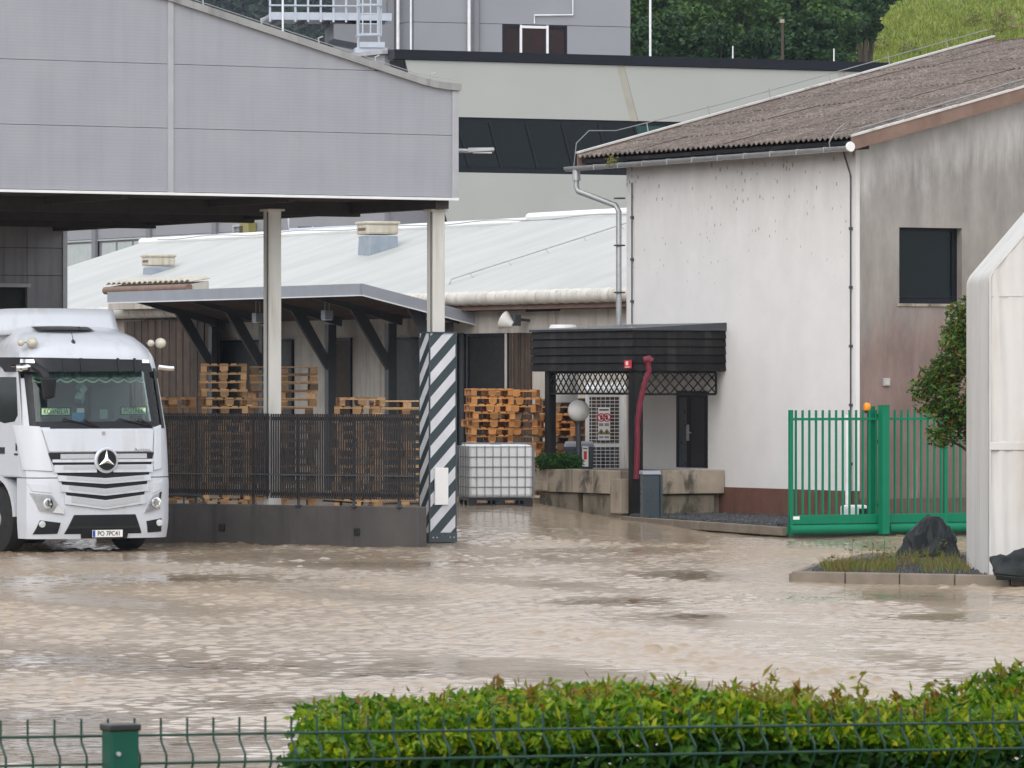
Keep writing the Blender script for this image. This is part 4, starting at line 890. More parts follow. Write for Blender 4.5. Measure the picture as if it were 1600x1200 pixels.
b = MB(); b.hexa([(CX+.01,cyf+.01,cz(CX)-.05),(-.02,cy0+.01,cz0-.05),(-.02,cy1,cz0-.05),(CX+.01,cy1,cz(CX)-.05),(CX+.01,cyf+.01,cz(CX)-.01),(-.02,cy0+.01,cz0-.01),(-.02,cy1,cz0-.01),(CX+.01,cy1,cz(CX)-.01)]); b.build('roof_deck', M['underside'], cn)
nb = 13
for i in range(nb):
    x0, x1 = CX+.02+(-.05-CX)*i/nb, CX+.02+(-.05-CX)*(i+1)/nb; b = MB(); b.hexa([(x0,cyf+.02,cz(x0)-.085),(x1-.012,cyf+.02,cz(x1)-.085),(x1-.012,cy1,cz(x1)-.085),(x0,cy1,cz(x0)-.085),(x0,cyf+.02,cz(x0)-.052),(x1-.012,cyf+.02,cz(x1)-.052),(x1-.012,cy1,cz(x1)-.052),(x0,cy1,cz(x0)-.052)]); b.build('underside_board', M['underside'], cn)
for u in (335, 414, 517, 611, 700):
    y = SH.ya(u, -.45); b = MB(); b.box(-.56,y-.09,.3,-.36,y+.09,cz(-.45)-.28); b.build('post', M['darksteel'], cn)
    b = MB(); b.hexa([(CX+.05,y-.05,cz(CX)-.17),(-.2,y-.05,cz(-.2)-.26),(-.2,y+.05,cz(-.2)-.26),(CX+.05,y+.05,cz(CX)-.17),(CX+.05,y-.07,cz(CX)-.09),(-.2,y-.07,cz(-.2)-.09),(-.2,y+.07,cz(-.2)-.09),(CX+.05,y+.07,cz(CX)-.09)]); b.build('rafter', M['darksteel'], cn)
    b = MB(); b.beam((-.50,y,3.0),(-1.35,y,cz(-1.35)-.18),.09,.26,up=(0,1,0)) if False else b.hexa([(-.56,y-.05,2.95),(-.56,y+.05,2.95),(-.56,y+.05,3.30),(-.56,y-.05,3.30),(-1.45,y-.05,cz(-1.45)-.2),(-1.45,y+.05,cz(-1.45)-.2),(-1.1,y+.05,cz(-1.1)-.2),(-1.1,y-.05,cz(-1.1)-.2)]); b.build('brace', M['darksteel'], cn)
for (u, v) in ((403,496),(511,492)):
    x = -1.9; y = SH.ya(u, x); z = SH.za(v, x, y); t = thing('hanging_lamp', 'blue grey box lamp hung under the canopy, ' + ('left one beside the pale column' if u == 403 else 'right one nearer the striped guard'), 'lamp', (*SH.w(x, y), z), TH, 'box lamps under the shed canopy')
    b = MB(); b.box(-.10,-.10,-.10,.10,.10,.10); b.build('housing', M['bluesteel'], t, bevel=.01)
    b = MB(); b.box(-.08,-.08,-.115,.08,.08,-.101); b.build('lens', M['white'], t)
    b = MB()
    for yy in (-.10,.10): b.tube([(0,yy,.09),(0,yy,cz(x)-z-.07)], .008, 5)
    b.build('hanger', M['steel'], t)
# floodlight on the shed wall
yf = SH.ya(797,-.5); fl = thing('wall_floodlight', 'round grey floodlight on a bracket on the white shed wall right of the canopy', 'lamp', (*SH.w(-.45, yf), SH.za(507,-.45,yf)), TH)
b = MB(); b.tube([(.45,-.05,.08),(.2,-.04,.1),(.0,0,.02)], .03, 8); b.box(.02,-.09,-.03,.16,.09,.2); b.build('bracket', M['darksteel'], fl)
b = MB(); b.lathe([(.06,-.02),(.10,.06),(.19,.2),(.20,.23)], (0,0,0), 16, 'y'); o = b.build('reflector_bowl', M['globe'], fl, smooth=True); o.rotation_euler = (R(25),0,R(35))

# ------------------------------------------------------------------ pallets
def pallet_proto():
    t = thing('pallet', 'x', 'pallet'); ms = {}
    def mm(nm, sx, sy, sz):
        b = MB(); b.box(-sx/2,-sy/2,0,sx/2,sy/2,sz); return b.mesh(nm)
    deck = mm('deck_board', 1.2, .145, .022); deckn = mm('deck_board', 1.2, .10, .022); cross = mm('cross_board', .145, .8, .022); blk = mm('block', .145, .10, .078); blkw = mm('block', .145, .145, .078); skid = mm('bottom_board', 1.2, .10, .022)
    for y, me in ((-.3275,deck),(-.17,deckn),(0,deck),(.17,deckn),(.3275,deck)): o = obj('deck_board', me, None, t); o.location = (0,y,.122)
    for x in (-.5275,0,.5275): o = obj('cross_board', cross, None, t); o.location = (x,0,.10)
    for x in (-.5275,0,.5275):
        for y in (-.35,0,.35): o = obj('block', blk if y else blkw, None, t); o.location = (x,y,.022)
    for y in (-.35,0,.35): o = obj('bottom_board', skid, None, t); o.location = (0,y,0)
    return t, [o for o in t.children]
def pallet_copy(src, loc, rot, label, group, mat):
    r = src[0].copy(); C.objects.link(r); r.location = loc; r.rotation_euler = (R(random.uniform(-.4,.4)), R(random.uniform(-.4,.4)), R(rot)); r['label'] = label; r['group'] = group
    for ch in src[1]:
        c = ch.copy(); c.data = MESHV[(ch.data.name, mat)]; C.objects.link(c); c.parent = r
    return r
proto = pallet_proto(); MESHV = {}
for ch in proto[1]:
    for mk in ('wood_pallet', 'wood_old', 'wood_orange'):
        if (ch.data.name, mk) not in MESHV:
            me = ch.data.copy(); me.materials.clear(); me.materials.append(M[mk]); MESHV[(ch.data.name, mk)] = me
GF = 'wooden pallets stacked behind the slatted fence'; GR = 'wooden pallets stacked beside the porch'
ORD = ['top','second','third','fourth','fifth','sixth','seventh','eighth','ninth','tenth','eleventh','twelfth','thirteenth','fourteenth','fifteenth','sixteenth','seventeenth','eighteenth']
def stack(u, Y, n, z0, rot, where, group, tall=.1475, old=0, jit=.05):
    X_ = PX(u, Y)
    for i in range(n):
        k = n-1-i; nm = ORD[k] if k < len(ORD) else 'low'
        col_ = 'brown' if random.random() < old else ('orange' if group == GR else 'tan')
        lab = (col_ + ' pallet on top, ' if k == 0 else nm + ' pallet from the top, ' + col_ + ', ') + where
        pallet_copy(proto, (X_+random.uniform(-jit,jit), Y+random.uniform(-jit,jit), z0+i*tall), rot+random.uniform(-4,4)+(180 if random.random()<.5 else 0), lab, group, {'brown': 'wood_old', 'tan': 'wood_pallet', 'orange': 'wood_orange'}[col_])
GF = 'wooden pallets stacked behind the slatted fence'; GR = 'wooden pallets stacked beside the porch'
stack(350, 95.0, 17, .50, 90+6, 'tall bright stack left of pale column', GF)
stack(441, 97.4, 17, .46, TH-26, 'tall dark stack behind pale column', GF, old=.45, jit=.05)  # this stack's shadow is put in as a share of darker pallets
stack(268, 96.5, 13, .50, 96, 'low stack beside the truck windscreen', GF)
stack(559, 95.5, 13, .50, 92, 'low stack left of the striped guard', GF)
stack(629, 97.8, 13, .44, TH-20, 'low stack touching the striped guard', GF, old=.35)
stack(763, 104.6, 14, .50, 98, 'stack behind the white tank, left half', GR, jit=.035)
stack(811, 106.6, 14, .48, 86, 'stack behind the white tank, right half', GR, jit=.05, old=.25)
stack(885, 108.2, 13, .45, 70, 'dim stack seen under the porch', GR, old=.45, jit=.06)
for o in list(proto[1]) + [proto[0]]: bpy.data.objects.remove(o)
# a few old dark pallets standing behind the left fence
# ------------------------------------------------------------------ caged tank
Yi = 100.0; ib = thing('caged_tank', 'white square plastic tank in a grey wire cage on a black pallet', 'liquid tank', (PX(774.5,Yi), Yi, .40), 11)
b = MB(); b.box(-.60,-.50,.165,.60,.50,1.14); t_ = b.build('tank', M['ibc'], ib, bevel=.07, smooth=True)
b = MB(); b.lathe([(.11,1.13),(.11,1.16),(.09,1.17)], (0,0,0), 16); b.build('filler_cap', M['blackplastic'], ib)
b = MB()
for z in np.linspace(.18, 1.10, 6):
    x0, y0, r_ = .615, .515, .10
    pts = [(-x0,-y0,z),(x0,-y0,z),(x0,y0,z),(-x0,y0,z),(-x0,-y0,z)]; b.tube(pts, .009, 6, cap=False)
for i in range(9):
    x = -.60+1.2*i/8
    for y in (-.527,.527): b.tube([(x,y,.17),(x,y,1.12)], .0085, 6)
for i in range(7):
    y = -.5+1.0*i/6
    for x in (-.627,.627): b.tube([(x,y,.17),(x,y,1.12)], .0085, 6)
for y in (-.15,.15): b.tube([(-.605,y,1.12),(-.605,y,1.16),(.605,y,1.16),(.605,y,1.12)], .011, 6)
b.build('cage', M['cagewire'], ib)
b = MB()
for y in (-.42,0,.42): b.box(-.6,y-.07,0,.6,y+.07,.05); 
for x in (-.52,0,.52):
    for y in (-.42,0,.42): b.box(x-.08,y-.07,.051,x+.08,y+.07,.12)
b.box(-.6,-.5,.121,.6,.5,.16); b.build('pallet_base', M['blackplastic'], ib)

# ------------------------------------------------------------------ green sliding gate
GA = Fr(PX(1233,93.0), 93.0, TH)
gz0 = .06
def gate_panel(name, label, cat, u0, u1, stile, nbar_sp=.1365):
    x0, x1 = GA.xa(u0), GA.xa(u1); L = x1-x0
    t = thing(name, label, cat, (*GA.w(x0, 0), gz0), TH)
    b = MB(); b.tube([(.0,0,.10),(L,0,.10)], .085, 12); b.build('bottom_tube', M['green'], t, smooth=True)
    b = MB(); b.box(0,-.03,.19,L,.03,.345); b.build('bottom_beam', M['green'], t, bevel=.008)
    zt = H+(600-655)/F*93-gz0; b = MB(); b.box(0,-.022,zt-.022,L,.022,zt+.022); b.build('top_rail', M['green'], t)
    bar = MB(); bar.box(-.0155,-.0155,.345,.0155,.0155,H+(600-641)/F*93-gz0); bme = bar.mesh('bar')
    n = int(L/nbar_sp)
    for i in range(1, n+1):
        if any(abs(i*nbar_sp - s) < .07 for s in stile): continue
        o = obj('bar', bme, M['green'], t); o.location = (i*nbar_sp, -.038 if False else 0, 0)
    for s in stile:
        b = MB(); b.box(s-.033,-.034,.0,s+.033,.034,H+(600-641)/F*93-gz0+.004); b.build('stile', M['green'], t, bevel=.006)
    return t
x_l = GA.xa(1379)
gt = gate_panel('sliding_gate', 'green barred sliding gate leaf in front of the white wall', 'gate', 1233, 1379, [.033])
b = MB(); b.box(.06,-.036,.27,.19,-.031,.325); b.build('maker_plate', M['white'], gt)
gate_panel('sliding_gate', 'green barred gate leaf behind the boulder, right of the tall green post', 'gate', 1388, 1590, [GA.xa(1477)-GA.xa(1388)])
Yp = 93.9
for (u, w_, v, lab) in ((1381,.15,634,'tall wide green gate post with flat top between the two leaves'),(1361,.11,636,'slimmer green gate post carrying the orange beacon')):
    x = GA.xa(u, -.12 if u == 1381 else .12); y = -.12 if u == 1381 else .12
    t = thing('gate_post', lab, 'gate post', (*GA.w(x, y), gz0), TH, 'green posts of the sliding gate'); h = H+(600-v)/F*93.6-gz0
    b = MB(); b.box(-w_/2,-w_/2,0,w_/2,w_/2,h); b.build('shaft', M['green'], t, bevel=.01)
    b = MB(); b.box(-w_/2-.005,-w_/2-.005,h,w_/2+.005,w_/2+.005,h+.012); b.build('cap', M['green'], t)
    if u == 1361:
        b = MB()
        for z in (h-.15,h-.6,.5): b.box(w_/2,-.09,z-.03,w_/2+.14,-.05,z+.03)
        b.build('guide_roller', M['blackplastic'], t)
xb, yb = GA.w(GA.xa(1354,.12), .10); be = thing('beacon', 'orange round warning beacon on top of the green gate post', 'beacon', (xb, yb, PZ(641,94)))
b = MB(); b.lathe([(.055,0),(.065,.03),(.065,.08),(.045,.12),(.01,.135)], (0,0,0), 14); b.build('dome', M['orange'], be, smooth=True); b = MB(); b.box(-.05,-.04,-.05,.05,.04,0); b.build('bracket', M['blackplastic'], be)
Ym = 95.2; mo = thing('gate_motor', 'white gate motor box with dark front at the foot of the drain pipe', 'gate motor', (PX(1335,Ym), Ym, .2), TH)
zt = PZ(789,Ym)-.2; b = MB(); b.box(-.22,-.14,.0,.2,.14,zt); b.build('housing', M['whitemetal'], mo, bevel=.04); b = MB(); b.box(-.0,-.155,.07,.17,-.141,zt-.06); b.build('cover', M['blackplastic'], mo, bevel=.005)
# stones at the gate foot
# ------------------------------------------------------------------ island bed with boulders, tent
isl = [(3.80,72.85),(7.9,70.6),(8.3,83),(5.35,82),(4.35,77)]
b = MB(); b.prism([(x,y,-.1) for x,y in isl], (0,0,.20)); b.build('planting_bed', M['soil'], kind='structure')
a_, c_ = Vector((3.76,72.82,.06)), Vector((7.95,70.5,.06)); nk = 6
for i in range(nk):
    b = MB(); b.beam(a_.lerp(c_, i/nk), a_.lerp(c_, (i+1)/nk-.003), .10, .17); b.build('kerb', M['kerb'], bevel=.015, kind='structure')
b = MB(); b.beam((3.76,72.9,.05),(4.32,77,.05),.1,.13); b.build('kerb', M['kerb'], bevel=.015, kind='structure')
gravel('gravel', [(3.95,73.0),(7.6,71.0),(7.9,80),(5.4,80),(4.4,76.5)], 4200, .030, .105, 9)
def blades(name, P, h, w, mat, lean=.35):
    n = len(P); d = rng.normal(size=(n,3))*lean; d[:,2] = 1; d /= np.linalg.norm(d,axis=1)[:,None]
    a = rng.uniform(0,6.28,n); s = np.stack([np.cos(a),np.sin(a),0*a],1)*w; hh_ = (h*rng.uniform(.4,1.3,n))[:,None]
    bend = rng.normal(size=(n,3))*np.array([1,1,0])*hh_*.25
    V = np.stack([P-s, P+s, P+d*hh_*.6+s*.6, P+d*hh_*.6-s*.6, P+d*hh_+bend],1).reshape(-1,3); i = np.arange(n)[:,None]*5
    T = np.concatenate([i+[0,1,2], i+[0,2,3], i+[3,2,4]]); return obj(name, raw_mesh(name, V, T), mat, kind='stuff')
def spread(n, u0, u1, Y0, Y1, z): 
    Y = rng.uniform(Y0, Y1, n); u = rng.uniform(u0, u1, n); return np.stack([(u-800)/F*Y, Y, 0*Y+z], 1)
Pg = np.concatenate([spread(900,1285,1400,73.2,76,.10), spread(500,1370,1500,75,79.5,.10), spread(260,1300,1330,73.2,75,.10), spread(300,1440,1515,73,76,.1)])
o = blades('weed_grass', Pg, .17, .006, M['weed'])
Pt = []
for u, Y, h in ((1300,75,.2),(1330,74.8,.42),(1345,74.9,.30),(1380,75.5,.38),(1362,75.2,.36),(1392,76.5,.30),(1475,78,.35),(1288,74,.14),(1440,77,.22)):
    for k in range(26): 
        t = random.random(); Pt.append((PX(u,Y)+random.gauss(0,.03+.05*t), Y+random.gauss(0,.05), .1+h*t))
obj('weeds', leaf_mesh('weeds', np.array(Pt), .075, .022, up=.6), M['weed'], kind='stuff')
b = MB()
for u, Y, h in ((1330,74.8,.42),(1345,74.9,.30),(1380,75.5,.38),(1362,75.2,.36)): b.tube([(PX(u,Y),Y,.1),(PX(u,Y)+.02,Y,.1+h)], .005, 4)
b.build('weed_stems', M['weed'], kind='stuff')
def boulder(label, X_, Y, z, pts, sx, seed):
    import bmesh
    bm = bmesh.new()
    for p in pts: bm.verts.new(p)
    bmesh.ops.convex_hull(bm, input=bm.verts); bmesh.ops.triangulate(bm, faces=bm.faces)
    bmesh.ops.subdivide_edges(bm, edges=bm.edges, cuts=4, use_grid_fill=True)
    me = bpy.data.meshes.new('boulder'); bm.to_mesh(me); bm.free()
    from mathutils import noise as mn
    for v in me.vertices:
        q = Vector(v.co)*4 + Vector((seed,0,0)); q2 = Vector(v.co)*11 + Vector((seed,3,0)); d = mn.noise(q)*.06 + mn.noise(q2)*.03 - .05*abs(mn.noise(Vector(v.co)*6+Vector((0,seed,0)))) + .05*round(2.5*mn.noise(Vector(v.co)*5+Vector((seed,seed,0))))/2.5; v.co += v.co.normalized()*d
    me.update(); o = obj('boulder', me, M['rock']); o.location = (X_, Y, z); me.polygons.foreach_set('use_smooth', [True]*len(me.polygons)); me.set_sharp_from_angle(angle=R(14)); return tag(o, label, 'boulder', 'boulders in the planting bed')
Yb = 79.6; boulder('dark pointed boulder standing in the weedy bed in front of the green gate', PX(1449,Yb), Yb, .08, [(-.45,-.2,0),(-.44,.25,0),(.46,-.2,0),(.43,.25,0),(-.46,-.1,.14),(-.36,-.1,.32),(-.16,-.1,.52),(.10,-.05,.63),(-.02,.05,.64),(.20,.1,.58),(.33,-.1,.50),(.44,0,.30),(.48,-.1,.14),(.2,-.3,.1),(-.2,-.32,.08)], 1, 2)
Yb = 71.0; boulder('flat topped dark boulder leaning against the white tent corner', PX(1596,Yb), Yb, .10, [(-.40,-.25,.1),(-.34,-.2,.0),(-.3,.2,0),(.45,-.3,0),(.45,.3,0),(-.39,-.1,.27),(-.1,-.1,.37),(.15,0,.42),(.48,-.1,.40),(.5,.2,.3),(-.3,.2,.25)], 1, 7)
# tent
TY = 72.15; TX = PX(1545, TY); TW = 4.2; TD = 3.5; tz = .08
te = thing('white_tent', 'white fabric storage tent with steep gable roof at the right edge', 'tent', (TX, TY, tz), 0)
ez = PZ(428,TY)-tz; sl = 1.17; rad = .16
def tprof(z):
    """left outline of the gable: wall then rounded eave then roof"""
    return 0
front = [(0,0),(0,ez-.10)] ; 
for i in range(7):
    q = i/6; front.append((.0+.06*q*q, ez-.10+.16*q))
front.append((TW/2, ez+sl*TW/2)); full = front + [(TW-x, z) for x, z in front[::-1][1:]]
def gtop(x):
    for (xa, za), (xb, zb) in zip(full, full[1:]):
        if xb > xa and xa <= x <= xb: return za + (zb-za)*(x-xa)/(xb-xa)
    return full[6][1]
def gsheet(s, t):
    x = .002 + (TW-.004)*(s**1.6); z = t*gtop(x)
    f = math.exp(-(x/.30)**2)
    y = .012 - .020*f*math.sin(x*34 + z*1.1 + .8*math.sin(z*1.7)) - .012*f*math.sin(z*2.3+x*9) - .006*math.sin(x*5+z*1.9)*math.sin(z*1.3+1)
    return (x, y, z)
b = MB(); b.grid(gsheet, 110, 46); b.build('gable_sheet', M['tarp'], te, smooth=True, fix=False)
sb = MB(); ns_ = 26
for k in range(ns_+1):
    y = TD*k/ns_
    for i, (x, z) in enumerate(full):
        wob = (.010*math.sin(y*4.0+z*1.3)+.005*math.sin(y*9+z*2.1+1)) if 0 < k < ns_ else 0
        sb.v.append((x + (wob if i < 9 else 0) - .0, y + .028, z + (.01*math.sin(y*3) if 0 < k < ns_ else 0)))
m_ = len(full)
for k in range(ns_):
    for i in range(m_-1): sb.f.append((k*m_+i, k*m_+i+1, (k+1)*m_+i+1, (k+1)*m_+i))
sb.build('side_and_roof_sheet', M['tarp'], te, smooth=True, fix=False)
b = MB(); b.prism([(x,TD+.03,z) for x,z in full], (0,.015,0)); b.build('rear_sheet', M['tarp'], te)
b = MB(); b.tube([(x+.02, .006, z+.0) for x, z in full[:9]] + [(TW/2, .006, ez+sl*TW/2-.02)], .010, 8); b.build('frame_seam', M['tarp'], te, smooth=True)
zb_ = PZ(697,TY)-tz; b = MB(); b.box(.02,-.012,zb_-.055,TW-.02,.011,zb_+.055); hem = b.build('door_hem', M['tarp'], te, bevel=.008)
b = MB(); b.box(.48,-.0145,zb_+.0,.56,-.0125,zb_+.016); b.build('label_tab', M['trim'], hem)
zb_ = PZ(462,TY)-tz; b = MB(); b.box(.02,.004,zb_-.008,TW-.02,.0115,zb_+.008); b.build('upper_seam', M['tarp'], te)
# photinia tree
Yp = 78.8; ph = thing('photinia_tree', 'round evergreen bush with reddish tips between the boulder and the white tent', 'bush', (PX(1538,Yp), Yp, .1))
cl = []
for k in range(120):
    q = random.uniform(0, 6.28); zz = random.uniform(-1, 1); r_ = math.sqrt(max(0,1-zz*zz)); rr = random.uniform(.55,.95)
    cl.append(((r_*math.cos(q)*1.02*rr*(1.0 if zz < .3 else .85), r_*math.sin(q)*.9*rr, 2.62+zz*1.28*rr)))
P = np.concatenate([ball_pts(130, c_, (.20,.20,.20), .2) for c_ in cl])
obj('foliage', leaf_mesh('foliage', P, .10, .042, up=.25), M['photinia'], ph)
b = MB(); b.tube([(0,0,0),(.02,0,.8),(0,.02,1.5),(.05,0,2.4)], [.06,.05,.045,.02], 8)
for k in range(8): c_ = cl[k*4]; b.tube([(0,0,1.4+.1*k),(c_[0]*.5,c_[1]*.5,(1.5+.1*k+c_[2])/2),c_], [.03,.02,.008], 6)
b.build('trunk', M['bark'], ph, smooth=True)
# ------------------------------------------------------------------ factory with the cream facade, grey wing, tower
FA = Fr(PX(612,150), 150, 24.1)
fa = thing('factory', 'cream panelled factory hall with black roof edge and dark window band behind the roofs', 'industrial building', (FA.ox, FA.oy, 0), 24.1)
def fz(v): return FA.za(v, 0)
ft, fc, w1, w0 = fz(77), fz(92), fz(182), fz(266)
slant = (FA.xa(549) - FA.xa(622))/(fz(355)-fz(77))*-1        # outline leans to the left going down
def lx_(z): return (z-fz(77))*slant + FA.xa(622)
FL = 24
def slab_(z0, z1, y0, y1, xa=None, xb=None):
    b = MB(); a0, a1 = (lx_(z0), lx_(z1)) if xa is None else (xa + (z0-fz(77))*slant, xa + (z1-fz(77))*slant)
    b0, b1 = (FL, FL) if xb is None else (xb + (z0-fz(77))*slant, xb + (z1-fz(77))*slant)
    b.hexa([(a0,y0,z0),(b0,y0,z0),(b0,y1,z0),(a0,y1,z0),(a1,y0,z1),(b1,y0,z1),(b1,y1,z1),(a1,y1,z1)]); return b
sx_ = [FA.xa(958)-lx_(fz(140)) , FA.xa(1302)-lx_(fz(140))]
xs_ = [0, FA.xa(955)-FA.xa(622)+.2, FA.xa(1300)-FA.xa(622)+.2, 26]
for z0, z1 in ((w1+.02, fc-.01), (.0, w0-.02)):
    zz = [z0, z1] if z0 > 1 else [z0, 3.2, 5.9, z1]
    for za, zb in zip(zz, zz[1:]):
        for i, (a, c_) in enumerate(zip(xs_, xs_[1:])):
            x0 = FA.xa(622)+a+(.12 if i else .13); x1 = FA.xa(622)+c_-.12
            b = slab_(za+.006, zb-.006, 0, .2, x0, x1); b.build('facade_panel', M['cream'], fa)
for a in xs_[1:3]:
    for z0, z1 in ((w1+.02, fc-.01), (0, w0-.02)):
        b = slab_(z0, z1, .01, .2, FA.xa(622)+a-.115, FA.xa(622)+a+.115); b.build('joint_cover', M['cream_seam'], fa)
b = MB(); b.hexa([(lx_(0)-.14,-.06,0),(lx_(0)+.12,-.06,0),(lx_(0)+.12,.3,0),(lx_(0)-.14,.3,0),(lx_(ft)-.14,-.06,ft-.3),(lx_(ft)+.12,-.06,ft-.3),(lx_(ft)+.12,.3,ft-.3),(lx_(ft)-.14,.3,ft-.3)]); b.build('edge_frame', M['blackframe'], fa)
b = MB(); b.box(lx_(ft)-.14,-.07,fc,FL,.4,ft); b.build('roof_edge', M['blackframe'], fa)
b = MB(); b.box(lx_(ft),.21,.0,FL,26,ft-.25); b.build('building_body', M['tower_dark'], fa)
# window band with leaning mullions
b = MB(); b.hexa([(lx_(w0)+.12,.06,w0-.019),(FL,.06,w0-.019),(FL,.2,w0-.019),(lx_(w0)+.12,.2,w0-.019),(lx_(w1)+.12,.06,w1+.019),(FL,.06,w1+.019),(FL,.2,w1+.019),(lx_(w1)+.12,.2,w1+.019)])
wb = b.build('window_band', M['blackframe'], fa)
us = [640, 690, 714, 764, 821, 877, 935, 990, 1045, 1100, 1160, 1220]
for i, (ua, uc) in enumerate(zip(us, us[1:])):
    x0, x1 = FA.xa(ua)+.05 + (fz(77)-fz(200))*slant*0, FA.xa(uc)-.05
    zm = (w0+w1)/2
    p0, p1 = w0+.13, w1-.11
    def xx_(x, z): return x + (z-w1)*slant*1.0
    m_ = M['greenglass'] if i in (7,) else M['darkglass']
    b = MB(); b.hexa([(xx_(x0,p0),.045,p0),(xx_(x1,p0),.045,p0),(xx_(x1,p0),.059,p0),(xx_(x0,p0),.059,p0),(xx_(x0,p1),.045,p1),(xx_(x1,p1),.045,p1),(xx_(x1,p1),.059,p1),(xx_(x0,p1),.059,p1)]); b.build('pane', m_, wb)
    b = MB(); b.hexa([(xx_(x1,p0)+.01,.02,p0),(xx_(x1,p0)+.09,.02,p0),(xx_(x1,p0)+.09,.058,p0),(xx_(x1,p0)+.01,.058,p0),(xx_(x1,p1)+.01,.02,p1),(xx_(x1,p1)+.09,.02,p1),(xx_(x1,p1)+.09,.058,p1),(xx_(x1,p1)+.01,.058,p1)]); b.build('mullion', M['blackframe'], wb)
for (u, v0, r_) in ((1016, -30, .035), (1145, 72, .02), (1303, 76, .02)):
    x = FA.xa(u,.5); b = MB(); z1 = FA.za(v0, x, .5); zb = ft-.05
    b.tube([(x,.5,zb),(x,.5,z1)], r_, 6); b.box(x-.08,.42,zb,x+.08,.58,zb+.05); b.build('lightning_rod', M['whitemetal'], fa)
# grey wing running away to the left
WG = Fr(*FA.w(lx_(ft)-.10, .1), TH); wg = thing('factory_wing', 'grey clad factory wing with windows seen under the canopy edge', 'industrial building', (WG.ox, WG.oy, 0), TH)
wt = ft-.1; zsill = 1.5
ym = 26
def wpanel(y0, y1, z0, z1, m_='tower'): b = MB(); b.box(0, y0+.01, z0+.01, .2, y1-.01, z1-.01); return b.build('wall_panel', M[m_], wg)
ysm = [.5, WG.ya(434), WG.ya(338), WG.ya(235), WG.ya(150), ym]
zh = WG.za(364, 0, WG.ya(335)); zm_ = WG.za(360,0,WG.ya(280))
for i, (a, c_) in enumerate(zip(ysm, ysm[1:])):
    wpanel(a, c_, 7.9, wt); wpanel(a, c_, zh if i >= 1 else 5.5, 7.89)
    if i == 0: wpanel(a, c_, 0, 5.49)
    else: wpanel(a, c_, 0, 2.5)
for y in ysm[1:-1]: b = MB(); b.box(-.09, y-.14, 0, -.001, y+.14, wt); b.build('pilaster', M['tower_dark'], wg)
for i, (a, c_) in enumerate(zip(ysm[1:], ysm[2:])):
    b = MB(); b.box(.04, a+.15, 2.52, .12, c_-.15, zh-.01); wf = b.build('window', M['tower_dark'], wg)
    n = 3; 
    for k in range(n):
        y0 = a+.22+(c_-a-.44)*k/n; y1 = a+.22+(c_-a-.44)*(k+1)/n-.14
        b = MB(); b.box(.028, y0, 2.6, .039, y1, zh-.12); b.build('pane', M['paleglass'], wf)
    b = MB(); b.box(-.02, a+.15, zh-.06, .03, c_-.15, zh-.005); b.build('lintel', M['trim'], wf)
b = MB(); b.box(.21,1.2,0,4,ym,wt-.1); b.build('wing_body', M['tower_dark'], wg)
b = MB(); b.box(-.12,.4,wt,.5,ym,wt+.12); b.build('roof_edge', M['trim'], wg)
# small fittings on the wing above the pale roof
y0, y1 = WG.ya(392,-.2), WG.ya(378,-.2); b = MB(); zb, zt = WG.za(372,-.2,y0), WG.za(347,-.2,y0)
yb_ = thing('yellow_cabinet', 'yellowish box cabinet on the grey wing wall above the pale roof', 'cabinet', (*WG.w(-.15,(y0+y1)/2), zb), TH)
h_ = zt-zb; w_ = (y1-y0)/2; b = MB(); b.box(-.14,-w_,-.6,.14,w_,h_); b.build('housing', M['yellow'], yb_, bevel=.02); b = MB(); b.box(-.15,w_*.2,-.4,-.141,w_*.9,h_-.1); b.build('door', M['wood_dark'], yb_)
y0, y1 = WG.ya(378,-.1), WG.ya(361,-.1); b = MB(); zb, zt = 6.0, WG.za(350,-.1,y0)
b.box(-.06,y0,zb,-.002,y0+.07,zt); b.box(-.06,y1-.07,zb,-.002,y1,zt); b.box(-.06,y0+.071,zt-.07,-.002,y1-.071,zt); b.build('door_frame', M['trim'], wg)
rl = thing('roof_railing', 'thin white guard rail behind the ridge of the pale shed roof', 'railing', (PX(450,140), 140, PZ(360,140)))
b = MB(); x1 = PX(560,140)-PX(450,140); b.tube([(0,0,PZ(334,140)-PZ(360,140)),(.03,0,.02),(x1,0,PZ(354,140)-PZ(360,140))], .035, 6)
for x in (.35,.7): b.tube([(x*x1,0,-.6),(x*x1,0,.1)], .025, 6)
b.build('rail', M['ladder'], rl)
gb = thing('green_skylight', 'dark green framed skylight box behind the pale roof ridge', 'skylight', (PX(491,141), 141, PZ(364,141)))
w_ = PX(514,141)-PX(491,141); b = MB(); b.box(-w_,-.1,-.5,w_,.3,.10); b.build('box', M['greenglass'], gb); b = MB(); b.box(-w_-.04,-.12,.101,w_+.04,.32,.16); b.build('frame', M['blackframe'], gb)

# tower
TO = Fr(PX(640,166), 166, 20); tzt = 26; twx = TO.xa(985); tly = TO.ya(521)
tw = thing('factory_tower', 'grey clad tower block with a framed window rising above the cream hall', 'tower', (TO.ox, TO.oy, 0), 20)
vj = [-400, -260, -120, 34, 110]; zj = [TO.za(v, 0) for v in vj][::-1]
wa, wb_ = TO.xa(785), TO.xa(886); wz = TO.za(38, wa)
for z0, z1 in zip([0]+zj, zj):
    if z1 > wz > z0 or (z0 < wz and z1 > 9 and z0 > 0):
        segs = [(0, wa, z0, z1), (wb_, twx, z0, z1)] + ([(wa, wb_, wz, z1)] if z1 > wz+.05 else [])
    else: segs = [(0, twx, z0, z1)]
    for a, c_, za, zb in segs:
        b = MB(); b.box(a+(.13 if a == 0 else .004), 0, za+.008, c_-.004, .15, zb-.008); b.build('wall_panel', M['tower'], tw)
    b = MB(); b.box(0, .02, z0+.008, .12, tly, z1-.008); b.build('wall_panel', M['tower_dark'], tw)  # side face: its shade is put in by the darker cladding colour
